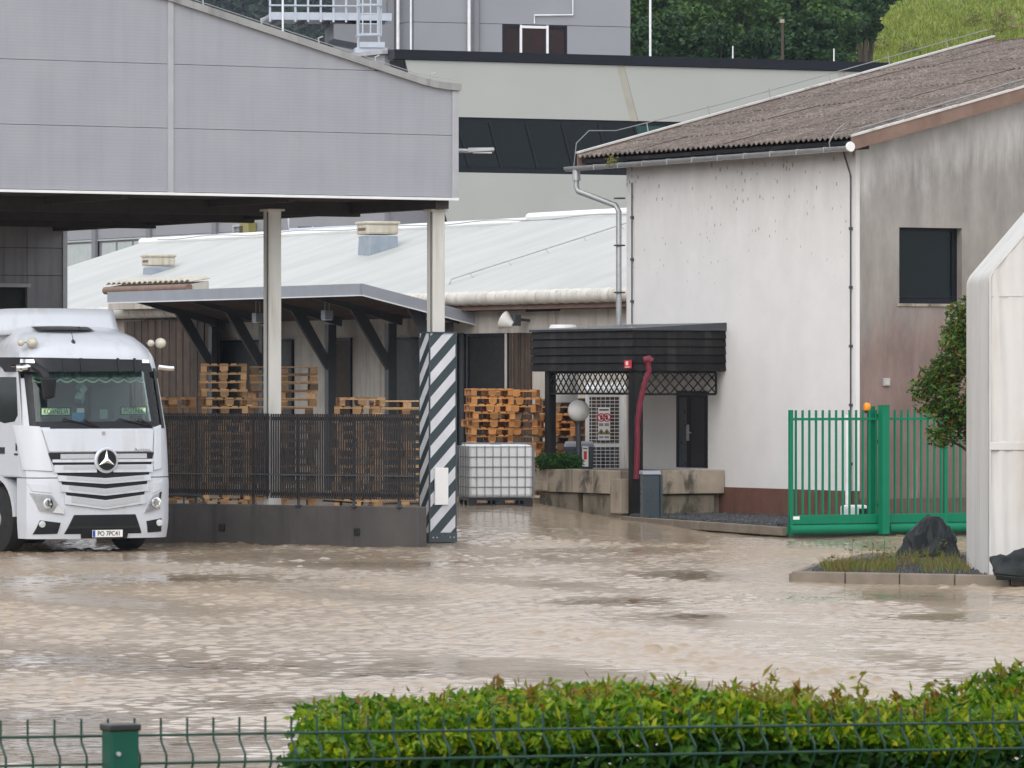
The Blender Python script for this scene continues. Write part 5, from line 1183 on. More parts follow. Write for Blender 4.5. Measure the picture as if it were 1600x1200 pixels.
b = MB(); b.box(.16,.16,0,twx-.05,tly,zj[-1]); b.build('tower_body', M['tower_dark'], tw)
b = MB(); wl_ = TO.za(110, wa); b.box(wa,.04,wl_,wb_,.14,wz); wf = b.build('window', M['black'], tw)
for x in (wa, wa+(wb_-wa)*.27, wa+(wb_-wa)*.68, wb_-.07): b = MB(); b.box(x,-.01,wl_,x+.07,.039,wz); b.build('frame', M['blackframe'] if x in (wa, wb_-.07) else M['whitemetal'], wf)
b = MB(); b.box(wa+(wb_-wa)*.27+.071,-.008,wz-.10,wa+(wb_-wa)*.68-.001,.038,wz-.02); b.build('frame', M['whitemetal'], wf)
b = MB(); b.box(wa+.071,-.008,wz-.08,wa+(wb_-wa)*.27-.001,.038,wz-.001); b.box(wa+(wb_-wa)*.68+.071,-.008,wz-.08,wb_-.071,.038,wz-.001); b.build('frame', M['blackframe'], wf)
for k, (a, c_) in enumerate(((.03,.25),(.30,.66),(.72,.97))):
    b = MB(); b.box(wa+(wb_-wa)*a,.03,wl_,wa+(wb_-wa)*c_,.038,wz-.10); b.build('pane', M['redglass'], wf)
for u, r_, m_ in ((733,.05,'whitemetal'),(745,.09,'tower_dark'),(642,.03,'whitemetal')):
    x = TO.xa(u,-.1); b = MB(); b.tube([(x,-.1,9),(x,-.1,tzt)], r_, 6); b.build('downpipe', M[m_], tw)
x0, x1 = TO.xa(835,-.06), TO.xa(895,-.06); z = TO.za(24,x0); b = MB(); b.tube([(x0,-.06,z-.25),(x0,-.06,z),(x1,-.06,z+.04),(x1,-.06,z+.9)], .025, 6); b.build('wall_conductor', M['whitemetal'], tw)
for u, r_ in ((614,.09),(622,.05),(604,.03)):
    y = TO.ya(u,-.15); b = MB(); b.tube([(-.15,y,8),(-.15,y,tzt)], r_, 8); b.build('downpipe', M['whitemetal'] if u == 622 else M['tower_dark'], tw)
# walkway platform with railing, ladder with safety cage
WK = Fr(PX(420,158), 158, 8); 
wk = thing('steel_walkway', 'galvanised steel walkway with railing jutting out left of the grey tower', 'walkway', (WK.ox, WK.oy, PZ(22,158)), 8)
WL_ = WK.xa(612); b = MB(); b.box(0,0,-.10,WL_,2.6,.0); b.build('deck', M['steel'], wk)
b = MB(); b.box(0,-.03,-.16,WL_,.0,.06); b.build('edge_beam', M['ladder'], wk)
for i in range(5): x = .3+i*.75; b = MB(); b.box(x,.02,-.26,x+.10,2.6,-.101); b.build('joist', M['darksteel'], wk)
for i in range(8):
    x = .0+i*(WL_-1)/7; b = MB(); b.box(x,-.06,-.22,x+.06,-.031,1.1); b.build('railing_post', M['ladder'], wk)
for z in (.25,.62,1.08): b = MB(); b.tube([(0,-.08,z),(WL_-.9,-.08,z)], .025, 6); b.build('rail', M['ladder'], wk)
b = MB(); b.tube([(.38,-.3,-2.0),(.38,-.3,1.2)], .03, 6); b.build('rod', M['whitemetal'], wk)
b = MB(); b.hexa([(1.9,.0,-.7),(WL_,.0,-1.0),(WL_,2.5,-1.0),(1.9,2.5,-.7),(1.9,.0,-.27),(WL_,.0,-.27),(WL_,2.5,-.27),(1.9,2.5,-.27)]); b.build('console', M['tower_dark'], wk)
LD = PX(576,156); ld = thing('caged_ladder', 'white steel ladder with safety hoops below the walkway', 'ladder', (LD, 156, PZ(76,156)), 6)
for x in (-.30,.30): b = MB(); b.tube([(x,0,0),(x,0,3.4)], .035, 6); b.build('stile', M['ladder'], ld)
b = MB()
for i in range(11): b.tube([(-.3,0,.15+i*.28),(.3,0,.15+i*.28)], .018, 5)
b.build('rung', M['ladder'], ld, kind='stuff')
b = MB()
for z in (.35,1.2,2.05): b.tube([(.36*math.cos(q),-.05-.62*math.sin(q),z) for q in np.linspace(0,math.pi,11)], .028, 5)
for q in np.linspace(.3,math.pi-.3,5): b.tube([(.36*math.cos(q),-.05-.62*math.sin(q),.35),(.36*math.cos(q),-.05-.62*math.sin(q),3.3)], .022, 5)
b.build('safety_hoop', M['ladder'], ld)
b = MB(); b.box(-.42,-.5,-.3,.5,.2,.0); b.box(-.3,-.55,.001,.42,-.5,.16); b.build('landing', M['ladder'], ld)

# ------------------------------------------------------------------ wood and meadow on the hill
def tree(X_, Y, zc, r, n, mat, label, lf=.27):
    zg = hill_z(X_, Y); t = thing('broadleaf_tree', label, 'tree', (X_, Y, zg), random.uniform(0,360), 'trees at the foot of the hill')
    k = 34; cl = []
    for i in range(k):
        d = np.array([random.gauss(0,1) for _ in range(3)]); d /= np.linalg.norm(d); rr = random.uniform(.45,.95); cl.append((d[0]*r*rr, d[1]*r*rr, zc-zg + d[2]*r*1.15*rr))
    P = np.concatenate([ball_pts(n//k, c_, (r*.34,r*.34,r*.26), .45) for c_ in cl])
    obj('crown', leaf_mesh('crown', P, lf, lf*.62, up=.1), mat, t)
    b = MB(); h_ = max(zc-zg, 1); b.tube([(0,0,-.5),(.1,0,h_*.5),(0,.1,h_+r*.5)], [.22,.16,.06], 7)
    for i in range(6): c_ = cl[i*5]; b.tube([(0,0,h_*.45),(c_[0]*.5,c_[1]*.5,(h_*.5+c_[2])/2),c_], [.12,.08,.02], 5)
    b.build('trunk', M['bark'], t, smooth=True)
tl = [(1010,45,228,2.1,1),(1075,70,226,1.7,1),(1120,40,232,2.3,1),(1165,60,236,2.0,0),(1215,30,238,2.4,0),(1262,55,236,2.1,1),(1282,25,242,1.9,0),(1300,45,238,1.25,0),(1352,2,250,1.45,0),(985,0,240,2.8,0),(1060,5,244,2.8,0),(1130,-25,250,3.0,1),(1195,-20,252,3.0,0),(1255,-30,254,3.0,0),(1285,-45,256,2.2,0),(1040,90,224,1.5,0),(1105,92,224,1.4,0),(1190,92,226,1.5,0),(1245,90,228,1.6,0),(1278,82,228,1.2,0)]
words = ['between the tower and the lightning rod','just right of the lightning rod, low and pale','pale, in the middle of the wood','dark, left of the thin pole','dark and tall behind the thin pole','pale, right of the thin pole','dark, beside the green clearing','dark one at the meadow edge with overhanging crown','dark, topmost at the meadow edge','tall and dark behind the grey tower edge','tall, behind the lightning rod','pale, high in the picture middle','dark, high above the thin pole','dark, high right of the thin pole','dark, highest beside the clearing','low dark shrubby one over the black roof edge near the rod','low dark one over the black roof edge, mid wood','low dark one left of the pole foot','low dark one right of the pole foot','low dark one beside the clearing']
for (u, v, Y, r, lt), w_ in zip(tl, words): tree(PX(u,Y), Y, PZ(v,Y), r, 5200, M['treeleaf_light'] if lt else M['treeleaf'], ('leafy tree, ' + w_))
# undergrowth wall behind the trees
P = []
for i in range(160):
    u, v, Y = random.uniform(960,1255), random.uniform(-60,100), random.uniform(252,262); P.append(ball_pts(120, (PX(u,Y),Y,PZ(v,Y)), (1.3,1,1.1), .3))
obj('undergrowth', leaf_mesh('undergrowth', np.concatenate(P), .40, .25, up=.1), M['treeleaf'], kind='stuff')
def hit(u, v):
    Y = 185
    while Y < 480 and hill_z(PX(u,Y), Y) < PZ(v, Y): Y += .5
    return Y
# meadow grass and shrubs
n = 60000; Yr = rng.uniform(250, 430, n); ur = rng.uniform(1290, 1660, n); Xr = (ur-800)/F*Yr
Pm = np.stack([Xr, Yr, [hill_z(a, c_) for a, c_ in zip(Xr, Yr)]], 1)
blades('meadow_grass', Pm, .42, .035, M['grassblade'], .5)
P = []
for u, v, Y in ((1420,88,190),(1520,42,214),(1565,36,220),(1375,80,196),(1560,55,208)):
    Y = hit(u, v); X_ = PX(u,Y); P.append(ball_pts(160, (X_, Y, hill_z(X_,Y)+.3), (.8,.7,.6), .2))
obj('meadow_shrubs', leaf_mesh('meadow_shrubs', np.concatenate(P), .2, .11), M['weed'], kind='stuff')
Yq = 223; pq = thing('utility_pole', 'thin dark wooden pole standing before the trees on the hill', 'pole', (PX(1222,Yq), Yq, PZ(100,Yq)-2))
b = MB(); b.tube([(0,0,-1),(.02,0,PZ(32,Yq)-PZ(100,Yq)+2)], [.075,.055], 8); b.build('shaft', M['bark'], pq); b = MB(); b.box(-.09,-.09,PZ(32,Yq)-PZ(100,Yq)+1.9,.09,.09,PZ(32,Yq)-PZ(100,Yq)+2.05); b.build('cap', M['concrete'], pq)
Yq = hit(1581, 48); fq = thing('pasture_fence', 'wooden pasture fence corner at the top of the green meadow', 'fence', (PX(1581,Yq), Yq, hill_z(PX(1581,Yq),Yq)))
zr = PZ(40,Yq)-hill_z(PX(1581,Yq),Yq)
for x in (0,.9): b = MB(); b.box(x-.05,-.05,-1,x+.05,.05,zr+(.55 if x == 0 else .1)); b.build('post', M['wood_old'], fq)
b = MB(); b.box(-.02,-.09,zr-.1,1.4,-.051,zr+.03); b.build('rail', M['wood_old'], fq)
# far conifer slope
P = []
for i in range(2600):
    Y = random.uniform(660, 900); u = random.uniform(60, 740); X_ = PX(u, Y); bb = (Y-640)/500
    z = -5+max(0,bb)*210+12*math.sin((X_+400)/700*9)+7*math.sin(bb*11+(X_+400)/700*17); h_ = random.uniform(8,14)
    t = rng.uniform(0, 1, 44)**1.4; a = rng.uniform(0, 6.28, 44); r_ = h_*.23*(1-t)*rng.uniform(.6,1.1,44)
    P.append(np.stack([X_+r_*np.cos(a), Y+r_*np.sin(a), z+t*h_], 1))
obj('far_forest', leaf_mesh('far_forest', np.concatenate(P), 1.7, 1.0, up=-.2), M['farforest'], kind='stuff')
# ------------------------------------------------------------------ truck
TR = Fr(-6.385, 85.58, TH)
tk = thing('white_truck', 'white articulated lorry cab with black grille bars and lace curtain facing the flooded road', 'truck', (TR.ox, TR.oy, 0), TH)
HW = 1.235
def itp(tab, z):
    if z <= tab[0][0]: return tab[0][1]
    for (a, va), (b_, vb) in zip(tab, tab[1:]):
        if z <= b_: return va + (vb-va)*(z-a)/(b_-a)
    return tab[-1][1]
FB = [(.15,.06),(.4,.01),(.8,.0),(1.1,.0),(1.25,.015),(1.6,.05),(1.95,.10),(2.9,.36),(3.06,.42),(3.2,.52),(3.4,.78),(3.52,1.15),(3.58,1.5)]
HWT = [(.15,1.21),(.5,1.235),(1.9,1.235),(2.9,1.185),(3.08,1.165),(3.2,1.13),(3.35,1.04),(3.52,.86),(3.58,.78)]
def fy(x, z):
    hw = itp(HWT, z); t = abs(x)/hw; return itp(FB, z) + .10*t*t + .20*t**9
NX = 24
def outline(z, yb):
    hw = itp(HWT, z); pts = []
    y0 = fy(hw, z)
    for f in (1, .6, .12): pts.append((-hw, y0+(yb-y0)*f, z))
    for i in range(NX+1):
        x = -hw + 2*hw*i/NX; pts.append((x, fy(x, z), z))
    for f in (.12, .6, 1): pts.append((hw, y0+(yb-y0)*f, z))
    return pts
# lower shell: bumper and step panels
def loft(zs, yb, skip=None, ybf=None):
    b = MB(); L = None
    for z in zs:
        o = outline(z, yb if ybf is None else ybf(z)); L = len(o); b.v += o
    for j in range(len(zs)-1):
        for i in range(L-1):
            if skip and skip(i, .5*(zs[j]+zs[j+1]), b.v[j*L+i], b.v[j*L+i+1]): continue
            b.f.append((j*L+i, j*L+i+1, (j+1)*L+i+1, (j+1)*L+i))
    return b
zs = [.22,.3,.4,.5,.6,.7,.8,.9,1.0,1.1,1.17]
b = loft(zs, .66); n = len(b.v)//len(zs); b.f.append(tuple(range(n))); b.f.append(tuple(range((len(zs)-1)*n, len(zs)*n)))
b.build('bumper', M['truckwhite'], tk, smooth=35, fix=True)
WZ0, WZ1 = 1.97, 2.86
def skip(i, z, p, q):
    xm = (p[0]+q[0])/2; ym = (p[1]+q[1])/2
    if WZ0 < z < WZ1 and abs(xm) < HW-.09 and abs(p[0]-q[0]) > 1e-4 and i >= 3 and i <= 2+NX: return True
    if 2.0 < z < 2.74 and abs(p[0]-q[0]) < .004 and i in (1, 2+NX+2): return True     # side windows
    return False
zs = [1.185,1.3,1.45,1.6,1.75,1.9,1.97,2.0,2.15,2.3,2.45,2.6,2.74,2.86,2.95,3.06,3.13,3.2,3.3,3.4,3.46,3.52,3.56,3.58]
b = loft(zs, 2.3, skip); n = len(b.v)//len(zs); b.f.append(tuple(range(n))); b.f.append(tuple(range((len(zs)-1)*n, len(zs)*n)))
b.build('cab', M['truckwhite'], tk, smooth=35, fix=True)
b = MB(); b.box(-1.2,2.31,1.185,1.2,2.36,3.4); b.build('rear_wall', M['truckwhite'], tk)
def patch(c, off, thick=.03, nx=8, nz=4):
    """panel lying on the cab front: corners (x,z) bottom-left, bottom-right, top-right, top-left"""
    (x0,z0),(x1,z1),(x2,z2),(x3,z3) = c; b = MB(); 
    for k, o in enumerate((off, off-thick)):
        for j in range(nz+1):
            t = j/nz; xa, za, xb, zb = x0+(x3-x0)*t, z0+(z3-z0)*t, x1+(x2-x1)*t, z1+(z2-z1)*t
            for i in range(nx+1):
                s = i/nx; x = xa+(xb-xa)*s; z = za+(zb-za)*s; b.v.append((x, fy(x,z)-o, z))
    N = (nx+1)*(nz+1)
    for j in range(nz):
        for i in range(nx):
            q = (j*(nx+1)+i, j*(nx+1)+i+1, (j+1)*(nx+1)+i+1, (j+1)*(nx+1)+i); b.f.append(q); b.f.append(tuple(N+k for k in q[::-1]))
    bd = [j for j in range(nx+1)] + [(j+1)*(nx+1)+nx for j in range(nz)] + [nz*(nx+1)+nx-1-i for i in range(nx)] + [(nz-1-j)*(nx+1) for j in range(nz-1)]
    for k in range(len(bd)): a, c_ = bd[k], bd[(k+1)%len(bd)]; b.f.append((a, N+a, N+c_, c_))
    return b
def U(u): return (u-166)/90.0
def Zv(v): return H + (600-v)/99.3
def pan(nm, uv, off, mat, thick=.03, parent=None, nx=8, nz=4, bevel=0, smooth=35): return patch([(U(u) , Zv(v)) for u, v in uv], off, thick, nx, nz).build(nm, M[mat], parent or tk, smooth=smooth, bevel=bevel)
# windscreen with black surround, interior
fr = MB()
for c in ([(-1.15,1.95),(1.15,1.95),(1.15,2.06),(-1.15,2.06)], [(-1.17,1.95),(-1.09,1.95),(-1.06,2.9),(-1.15,2.9)], [(1.09,1.95),(1.17,1.95),(1.15,2.9),(1.06,2.9)]):
    q = patch(c, .006, .03); fr.add(q.v, q.f)
ws_ = fr.build('windscreen', M['truckblack'], tk, smooth=35)
patch([(-1.10,2.05),(1.10,2.05),(1.07,2.88),(-1.07,2.88)], -.012, .008, 16, 6).build('glass', M['windscreen'], ws_, smooth=35)
b = MB(); b.box(-1.12,1.5,1.7,1.12,1.52,3.0); b.build('cab_interior', M['cabdark'], tk)
b = MB(); b.hexa([(-1.12,.32,1.75),(1.12,.32,1.75),(1.12,.9,1.75),(-1.12,.9,1.75),(-1.12,.32,2.0),(1.12,.32,2.0),(1.12,.9,2.02),(-1.12,.9,2.02)]); b.build('dashboard', M['cabdark'], tk)
for x in (-.58,.58):
    b = MB(); b.box(x-.25,.95,1.75,x+.25,1.45,1.95); b.hexa([(x-.24,1.3,1.95),(x+.24,1.3,1.95),(x+.24,1.45,1.95),(x-.24,1.45,1.95),(x-.2,1.38,2.62),(x+.2,1.38,2.62),(x+.2,1.48,2.62),(x-.2,1.48,2.62)]); b.build('seat', M['cabdark'], tk, bevel=.04)
cu = MB(); n = 120
for i in range(n+1):
    x = -1.05+2.1*i/n; y = fy(x,2.75)+.09+.012*math.sin(i*1.3); dip = .095+.045*abs(math.sin(math.pi*i/n*9.5))
    cu.v += [(x, y+.02, 2.90), (x, y-.005, 2.86-dip*.62), (x, y-.02, 2.86-dip)]
for i in range(n): 
    for k in range(2): cu.f.append((3*i+k, 3*i+3+k, 3*i+4+k, 3*i+1+k))
cu.build('lace_curtain', M['lace'], tk, fix=False)
c2 = MB()
for i in range(n+1):
    x = -1.05+2.1*i/n; y = fy(x,2.75)+.055; dip = .15+.045*abs(math.sin(math.pi*i/n*9.5)); c2.v += [(x,y,2.86-dip+.03),(x,y-.004,2.86-dip)]
for i in range(n): c2.f.append((2*i,2*i+2,2*i+3,2*i+1))
c2.build('lace_trim', M['name_plate'], tk, fix=False)
for uc, vc, txt, w_ in ((98,643,'KORNELIA',.52),(219,642,'PIOTREK',.46)):
    x = U(uc); z = Zv(vc); y = fy(x,z)+.035
    t = MB(); t.box(x-w_/2,y,z-.065,x+w_/2,y+.012,z+.065); o = t.build('name_plate', M['nameink'], tk)
    t = MB(); t.box(x-w_/2+.02,y-.004,z-.048,x+w_/2-.02,y-.0005,z+.048); t.build('border', M['name_plate'], o)
    text(txt, .115, M['nameink'], o, (x, y-.007, z), 'lettering', sx=.78)
x = U(137); b = MB(); b.box(x-.10,.36,2.03,x+.11,.37,2.20); b.build('blue_paper', M['paper_blue'], tk); b = MB(); b.box(U(141)-.06,.365,2.13,U(141)+.07,.372,2.27); b.build('white_paper', M['white'], tk)
b = MB(); b.box(U(178)-.06,.38,2.1,U(178)+.07,.39,2.25); b.box(U(62)-.05,.42,2.02,U(62)+.06,.43,2.14); b.build('white_paper', M['lace'], tk)
b = MB(); b.hexa([(U(239),.40,2.02),(U(242),.40,2.02),(U(242),.41,2.02),(U(239),.41,2.02),(U(244),.44,2.28),(U(248),.44,2.28),(U(248),.45,2.28),(U(244),.45,2.28)]); b.build('yellow_pennant', M['yellow'], tk)
for u, v, r in ((150,607,38),(148,622,-50)):
    b = MB(); b.box(-.065,-.065,-.065,.065,.065,.065); o = b.build('fuzzy_dice', M['lace'], tk, bevel=.012); o.location = (U(u), .55, Zv(v)); o.rotation_euler = (R(20), R(r), R(30))
# sun visor
pan('sun_visor', [(46,581),(250,580),(247,562),(43,558)], .17, 'truckblack', .06, nx=20)
b = MB()
for s in (-1,1): 
    q = patch([(s*.62-.03,2.84),(s*.62+.03,2.84),(s*.62+.02,3.06),(s*.62-.02,3.06)], .185, .02); b.add(q.v, q.f)
q = patch([(-.35,2.84),(-.30,2.84),(-.3,3.06),(-.34,3.06)], .185, .02); b.add(q.v,q.f); q = patch([(.30,2.84),(.35,2.84),(.34,3.06),(.3,3.06)], .185, .02); b.add(q.v,q.f)
b.build('visor_rib', M['truckblack'], tk)
for u in (64, 240): pan('marker_lamp', [(u-7,567),(u+6,567),(u+6,562),(u-6,561)], .19, 'chrome', .03)
# mirror housing at the upper left of the screen, and ramp mirror
b = MB(); b.tube([(-1.13,.22,2.93),(-1.06,.05,2.84),(-1.02,-.02,2.72)], .07, 8); b.build('front_mirror_arm', M['truckblack'], tk, smooth=True)
b = MB(); b.hexa([(-1.10,-.12,2.40),(-.92,-.12,2.44),(-.92,.0,2.44),(-1.10,.0,2.40),(-1.14,-.14,2.76),(-.90,-.14,2.76),(-.90,.04,2.76),(-1.14,.04,2.76)]); b.build('front_mirror', M['truckblack'], tk, bevel=.04)
for s in (-1,1):
    b = MB(); b.tube([(s*1.13,.45,2.92),(s*1.28,.40,2.90),(s*1.36,.42,2.90)], .05, 8); m_ = b.build('side_mirror', M['chrome'], tk, smooth=True)
    for k, x in enumerate((.98, 1.17)) if s < 0 else enumerate((1.03, 1.20)):
        yy = .75 if s < 0 else .62; r_ = .085 if k == 1 - (s < 0) else .055
        b = MB(); zc = 3.30; b.lathe([(r_*math.sin(math.pi*i/8)+.001, r_*1.2*(-math.cos(math.pi*i/8))) for i in range(9)], (s*x, yy-.1, zc), 12, 'y'); b.build('horn' if r_ > .06 else 'horn_tip', M['beige'], tk, smooth=True)
    b = MB(); b.tube([(s*.96,yy-.1,3.30),(s*1.19,yy-.1,3.30)], .012, 6); b.build('horn_bracket', M['chrome'], tk)
b = MB(); b.lathe([(.05,3.27),(.03,3.33),(.008,3.36)], (U(143),.68,0), 10); b.tube([(U(143),.68,3.35),(U(143)-.02,.70,3.47)], .006, 5); b.build('aerial', M['blackplastic'], tk)
b = MB(); b.lathe([(.05,3.49),(.03,3.54),(.008,3.56)], (U(172),1.15,0), 10); b.build('aerial', M['blackplastic'], tk)
# dark roof hatch recess and deflector
b = MB(); b.grid(lambda s, t: (-.72+1.0*s, 1.02+.26*t-.12*math.sin(math.pi*s)*(1-t), 3.500+.06*t+.012*math.sin(math.pi*s)), 14, 2); b.build('roof_hatch', M['truckblack'], tk, fix=False)
b = MB(); nn = 18
for j in range(4):
    t = j/3
    for i in range(nn+1):
        x = -1.19+2.14*i/nn; b.v.append((x*(1-.01*t), 1.42+.10*(x/1.2)**2*1.5+.22*t, 3.46+.40*t-.03*abs(x/1.2)**4))
for j in range(3):
    for i in range(nn): b.f.append((j*(nn+1)+i, j*(nn+1)+i+1, (j+1)*(nn+1)+i+1, (j+1)*(nn+1)+i))
o = b.build('roof_deflector', M['truckwhite'], tk, smooth=True, fix=False); md = o.modifiers.new('thick','SOLIDIFY'); md.thickness = .04
b = MB(); b.box(-1.15,1.75,3.45,.90,2.3,3.83); b.build('deflector_body', M['truckwhite'], tk, bevel=.05)
# hood panel, corner panels, grille
pan('hood_panel', [(82,706),(242,706),(247,671),(74,671)], .035, 'truckwhite', .05, nx=16, bevel=.012)
pan('corner_panel', [(52,734),(86,736),(72,666),(46,664)], .03, 'truckwhite', .05, bevel=.012)
pan('corner_panel', [(243,736),(258,733),(262,664),(248,668)], .03, 'truckwhite', .05, bevel=.012)
b = MB(); b.lathe([(.028,0),(.03,.01),(.02,.016)], (U(164),fy(0,1.88)-.052,Zv(677)), 12, 'y'); b.build('bonnet_badge', M['steel'], tk)
text('Actros', .085, M['chrome'], tk, (U(224), fy(U(224),1.62)-.05, Zv(703)), 'model_lettering', sx=1.25)
pan('grille_back', [(112,789),(222,789),(245,707),(80,707)], .008, 'truckblack', .02, nx=16)
def vee(nm, ua, ub, v, dip, th, off, mat, gap=0, taper=4):
    b = MB()
    um = 164
    for (a, c_, va, vc) in ((ua, um-gap, v, v+dip), (um+gap, ub, v+dip, v)):
        for k in range(1):
            cor = [(U(a if c_ != ub else a), Zv(va+th)), (U(c_), Zv(vc+th)), (U(c_), Zv(vc)), (U(a), Zv(va))]
            q = patch(cor, off, .03, 8, 1); b.add(q.v, q.f)
    return b.build(nm, M[mat], tk, smooth=35)
vee('grille_bar', 86, 243, 717.5, 0, 4.5, .034, 'truckwhite', 13.5)
vee('grille_bar', 88, 241, 726, 0, 12, .034, 'truckwhite', 13)
vee('grille_bar', 93, 237, 742, 5, 9, .034, 'truckwhite')
vee('grille_bar', 97, 233, 756.5, 7, 11, .034, 'truckwhite')
vee('grille_bar', 103, 228, 773, 8.5, 14, .034, 'truckwhite')
vee('grille_mesh', 98, 232, 709, 0, 7.5, .028, 'truckgrey', 15); vee('grille_mesh', 101, 230, 727, 0, 6, .040, 'truckgrey', 14)
vee('grille_mesh', 105, 226, 743, 5, 5.5, .040, 'truckgrey'); vee('grille_mesh', 108, 222, 757.5, 7, 7, .040, 'truckgrey'); vee('grille_mesh', 112, 218, 774.5, 8.5, 9, .040, 'truckgrey')
yc = fy(0,1.46); sc_ = (U(165), yc-.06, Zv(719))
b = MB(); b.lathe([(.20,.03),(.205,-.01),(.185,-.028),(.168,-.02)], sc_, 32, 'y'); st_ = b.build('emblem', M['truckwhite'], tk, smooth=35)
b = MB(); b.lathe([(.165,.0),(.16,-.021)], sc_, 32, 'y'); b.build('disc', M['truckblack'], st_)
b = MB()
for i in range(32):
    q0, q1 = 2*math.pi*i/32, 2*math.pi*(i+1)/32
    b.hexa([(sc_[0]+r*math.sin(q), sc_[1]+y, sc_[2]+r*math.cos(q)) for y in (-.034,-.0215) for r, q in ((.158,q0),(.172,q0),(.172,q1),(.158,q1))])
for k in range(3):
    q = 2*math.pi*k/3; dx, dz_ = math.sin(q), math.cos(q); px_, pz_ = math.cos(q), -math.sin(q)
    tip = (sc_[0]+.158*dx, sc_[1]-.024, sc_[2]+.158*dz_); mid = (sc_[0], sc_[1]-.050, sc_[2])
    a = (sc_[0]-.036*px_+.02*dx, sc_[1]-.024, sc_[2]-.036*pz_+.02*dz_); c_ = (sc_[0]+.036*px_+.02*dx, sc_[1]-.024, sc_[2]+.036*pz_+.02*dz_); b.add([tip,a,c_,mid], [(0,1,3),(0,3,2),(1,2,3)])
b.build('star', M['chrome'], st_)
# headlights, fog lamps, lower intake, number plate
def headlight(c1, c2):
    o = pan('headlight', c1, .012, 'headlamp', .03, nx=10, nz=6)
    pan('lens', c1, .034, 'lens', .006, parent=o); return o
h1 = headlight([(67,797),(101,803),(83,772),(57,769)], None); pan('indicator', [(85,800),(101,802),(100,793),(91,789)], .040, 'chrome', .02, parent=h1); 
h2 = headlight([(226,802),(253,796),(258,768),(240,775)], None)
for o_, u, v in ((h1,78,786),(h2,246,786)):
    x, z = U(u), Zv(v); b = MB(); b.lathe([(.075,-.0),(.085,-.03),(.06,-.034),(.05,-.02)], (x,fy(x,z)-.012,z), 16, 'y'); b.build('bulb_ring', M['chrome'], o_, smooth=True)
pan('headlight_cover', [(60,767),(85,770),(80,756),(55,754)], .012, 'truckwhite', .02, bevel=.006); pan('headlight_cover', [(241,772),(257,766),(259,752),(244,755)], .012, 'truckwhite', .02, bevel=.006)
for c, u, v in (([(62,834),(93,833),(97,816),(69,812)],71,818),([(234,833),(258,832),(257,811),(231,815)],252,818)):
    o = pan('fog_lamp_recess', c, .012, 'truckblack', .03); x, z = U(u), Zv(v); b = MB(); b.lathe([(.05,-.0),(.052,-.03),(.03,-.035)], (x,fy(x,z)-.012,z), 14, 'y'); b.build('fog_lamp', M['headlamp'], o, smooth=True)
pan('lower_intake', [(103,834),(224,834),(213,804),(117,804)], .012, 'truckblack', .03, nx=14, bevel=.01)
pan('intake_slat', [(108,826),(220,826),(218,822),(110,822)], .022, 'blackplastic', .012, nx=12)
pan('plate_holder', [(129,841),(200,841),(203,824),(127,824)], .03, 'truckblack', .04, bevel=.006)
pz = Zv(833.5); px0, px1 = U(144), U(191); yp_ = fy((px0+px1)/2, pz)-.052
b = MB(); b.box(px0,yp_,pz-.056,px1,yp_+.012,pz+.056); pl = b.build('number_plate', M['plate_white'], tk)
b = MB(); b.box(px0+.004,yp_-.003,pz-.05,px0+.045,yp_-.0005,pz+.05); b.build('country_strip', M['euro'], pl)
text('PO 7PC41', .105, M['ink'], pl, ((px0+px1)/2+.022, yp_-.004, pz-.002), 'lettering', sx=.88)
# wipers
for (xa, za, xb, zb) in ((U(158),1.98,U(105),2.10),(U(158),1.98,U(135),2.09),(U(245),1.98,U(190),2.10),(U(245),1.98,U(225),2.10)):
    b = MB(); b.tube([(xa,fy(xa,za)-.03,za),(xb,fy(xb,zb)-.03,zb)], .013, 5); b.build('wiper', M['blackplastic'], tk)
# door on the visible side
def side(nm, pts, mat, off, thick=.02): b = MB(); b.prism([(-HW-off, y, z) for y, z in pts], (thick,0,0)); return b.build(nm, M[mat], tk, bevel=.006)
dr = side('door', [(.52,1.2),(1.75,1.2),(1.75,2.9),(.62,2.9),(.50,2.2)], 'truckwhite', .012)
b = MB(); b.prism([(-HW-.016,y,z) for y, z in [(.60,2.16),(.72,2.06),(1.1,2.03),(1.6,2.1),(1.6,2.76),(.66,2.76)]], (.003,0,0)); b.build('side_window', M['darkglass'], dr)
b = MB(); b.box(-HW-.03,1.1,1.55,-HW-.012,1.35,1.65); b.build('handle', M['blackplastic'], dr)
b = MB(); b.box(-HW-.022,.62,1.60,-HW-.012,.67,1.72); b.box(-HW-.022,.6,1.53,-HW-.012,.72,1.56); b.build('emblem', M['blackplastic'], dr)
b = MB(); b.tube([(-HW-.03,.5,2.93),(-HW-.03,2.2,2.95)], .025, 8); b.build('drip_rail', M['chrome'], tk)
b = MB()
for i in range(13):
    q = math.pi*(.02+.96*i/12)
    for r, xx_ in ((.62,-HW-.01),(.70,-HW-.01),(.62,-HW+.2),(.70,-HW+.2)): b.v.append((xx_, 1.42-r*math.cos(q), .52+r*math.sin(q)))
for i in range(12): 
    k = 4*i; b.f += [(k,k+1,k+5,k+4),(k+1,k+3,k+7,k+5),(k,k+4,k+6,k+2)]
b.build('wheel_arch', M['truckwhite'], tk, smooth=True)
b = MB(); b.box(-1.05,.67,.35,1.05,2.3,1.184); b.build('underbody', M['black'], tk)
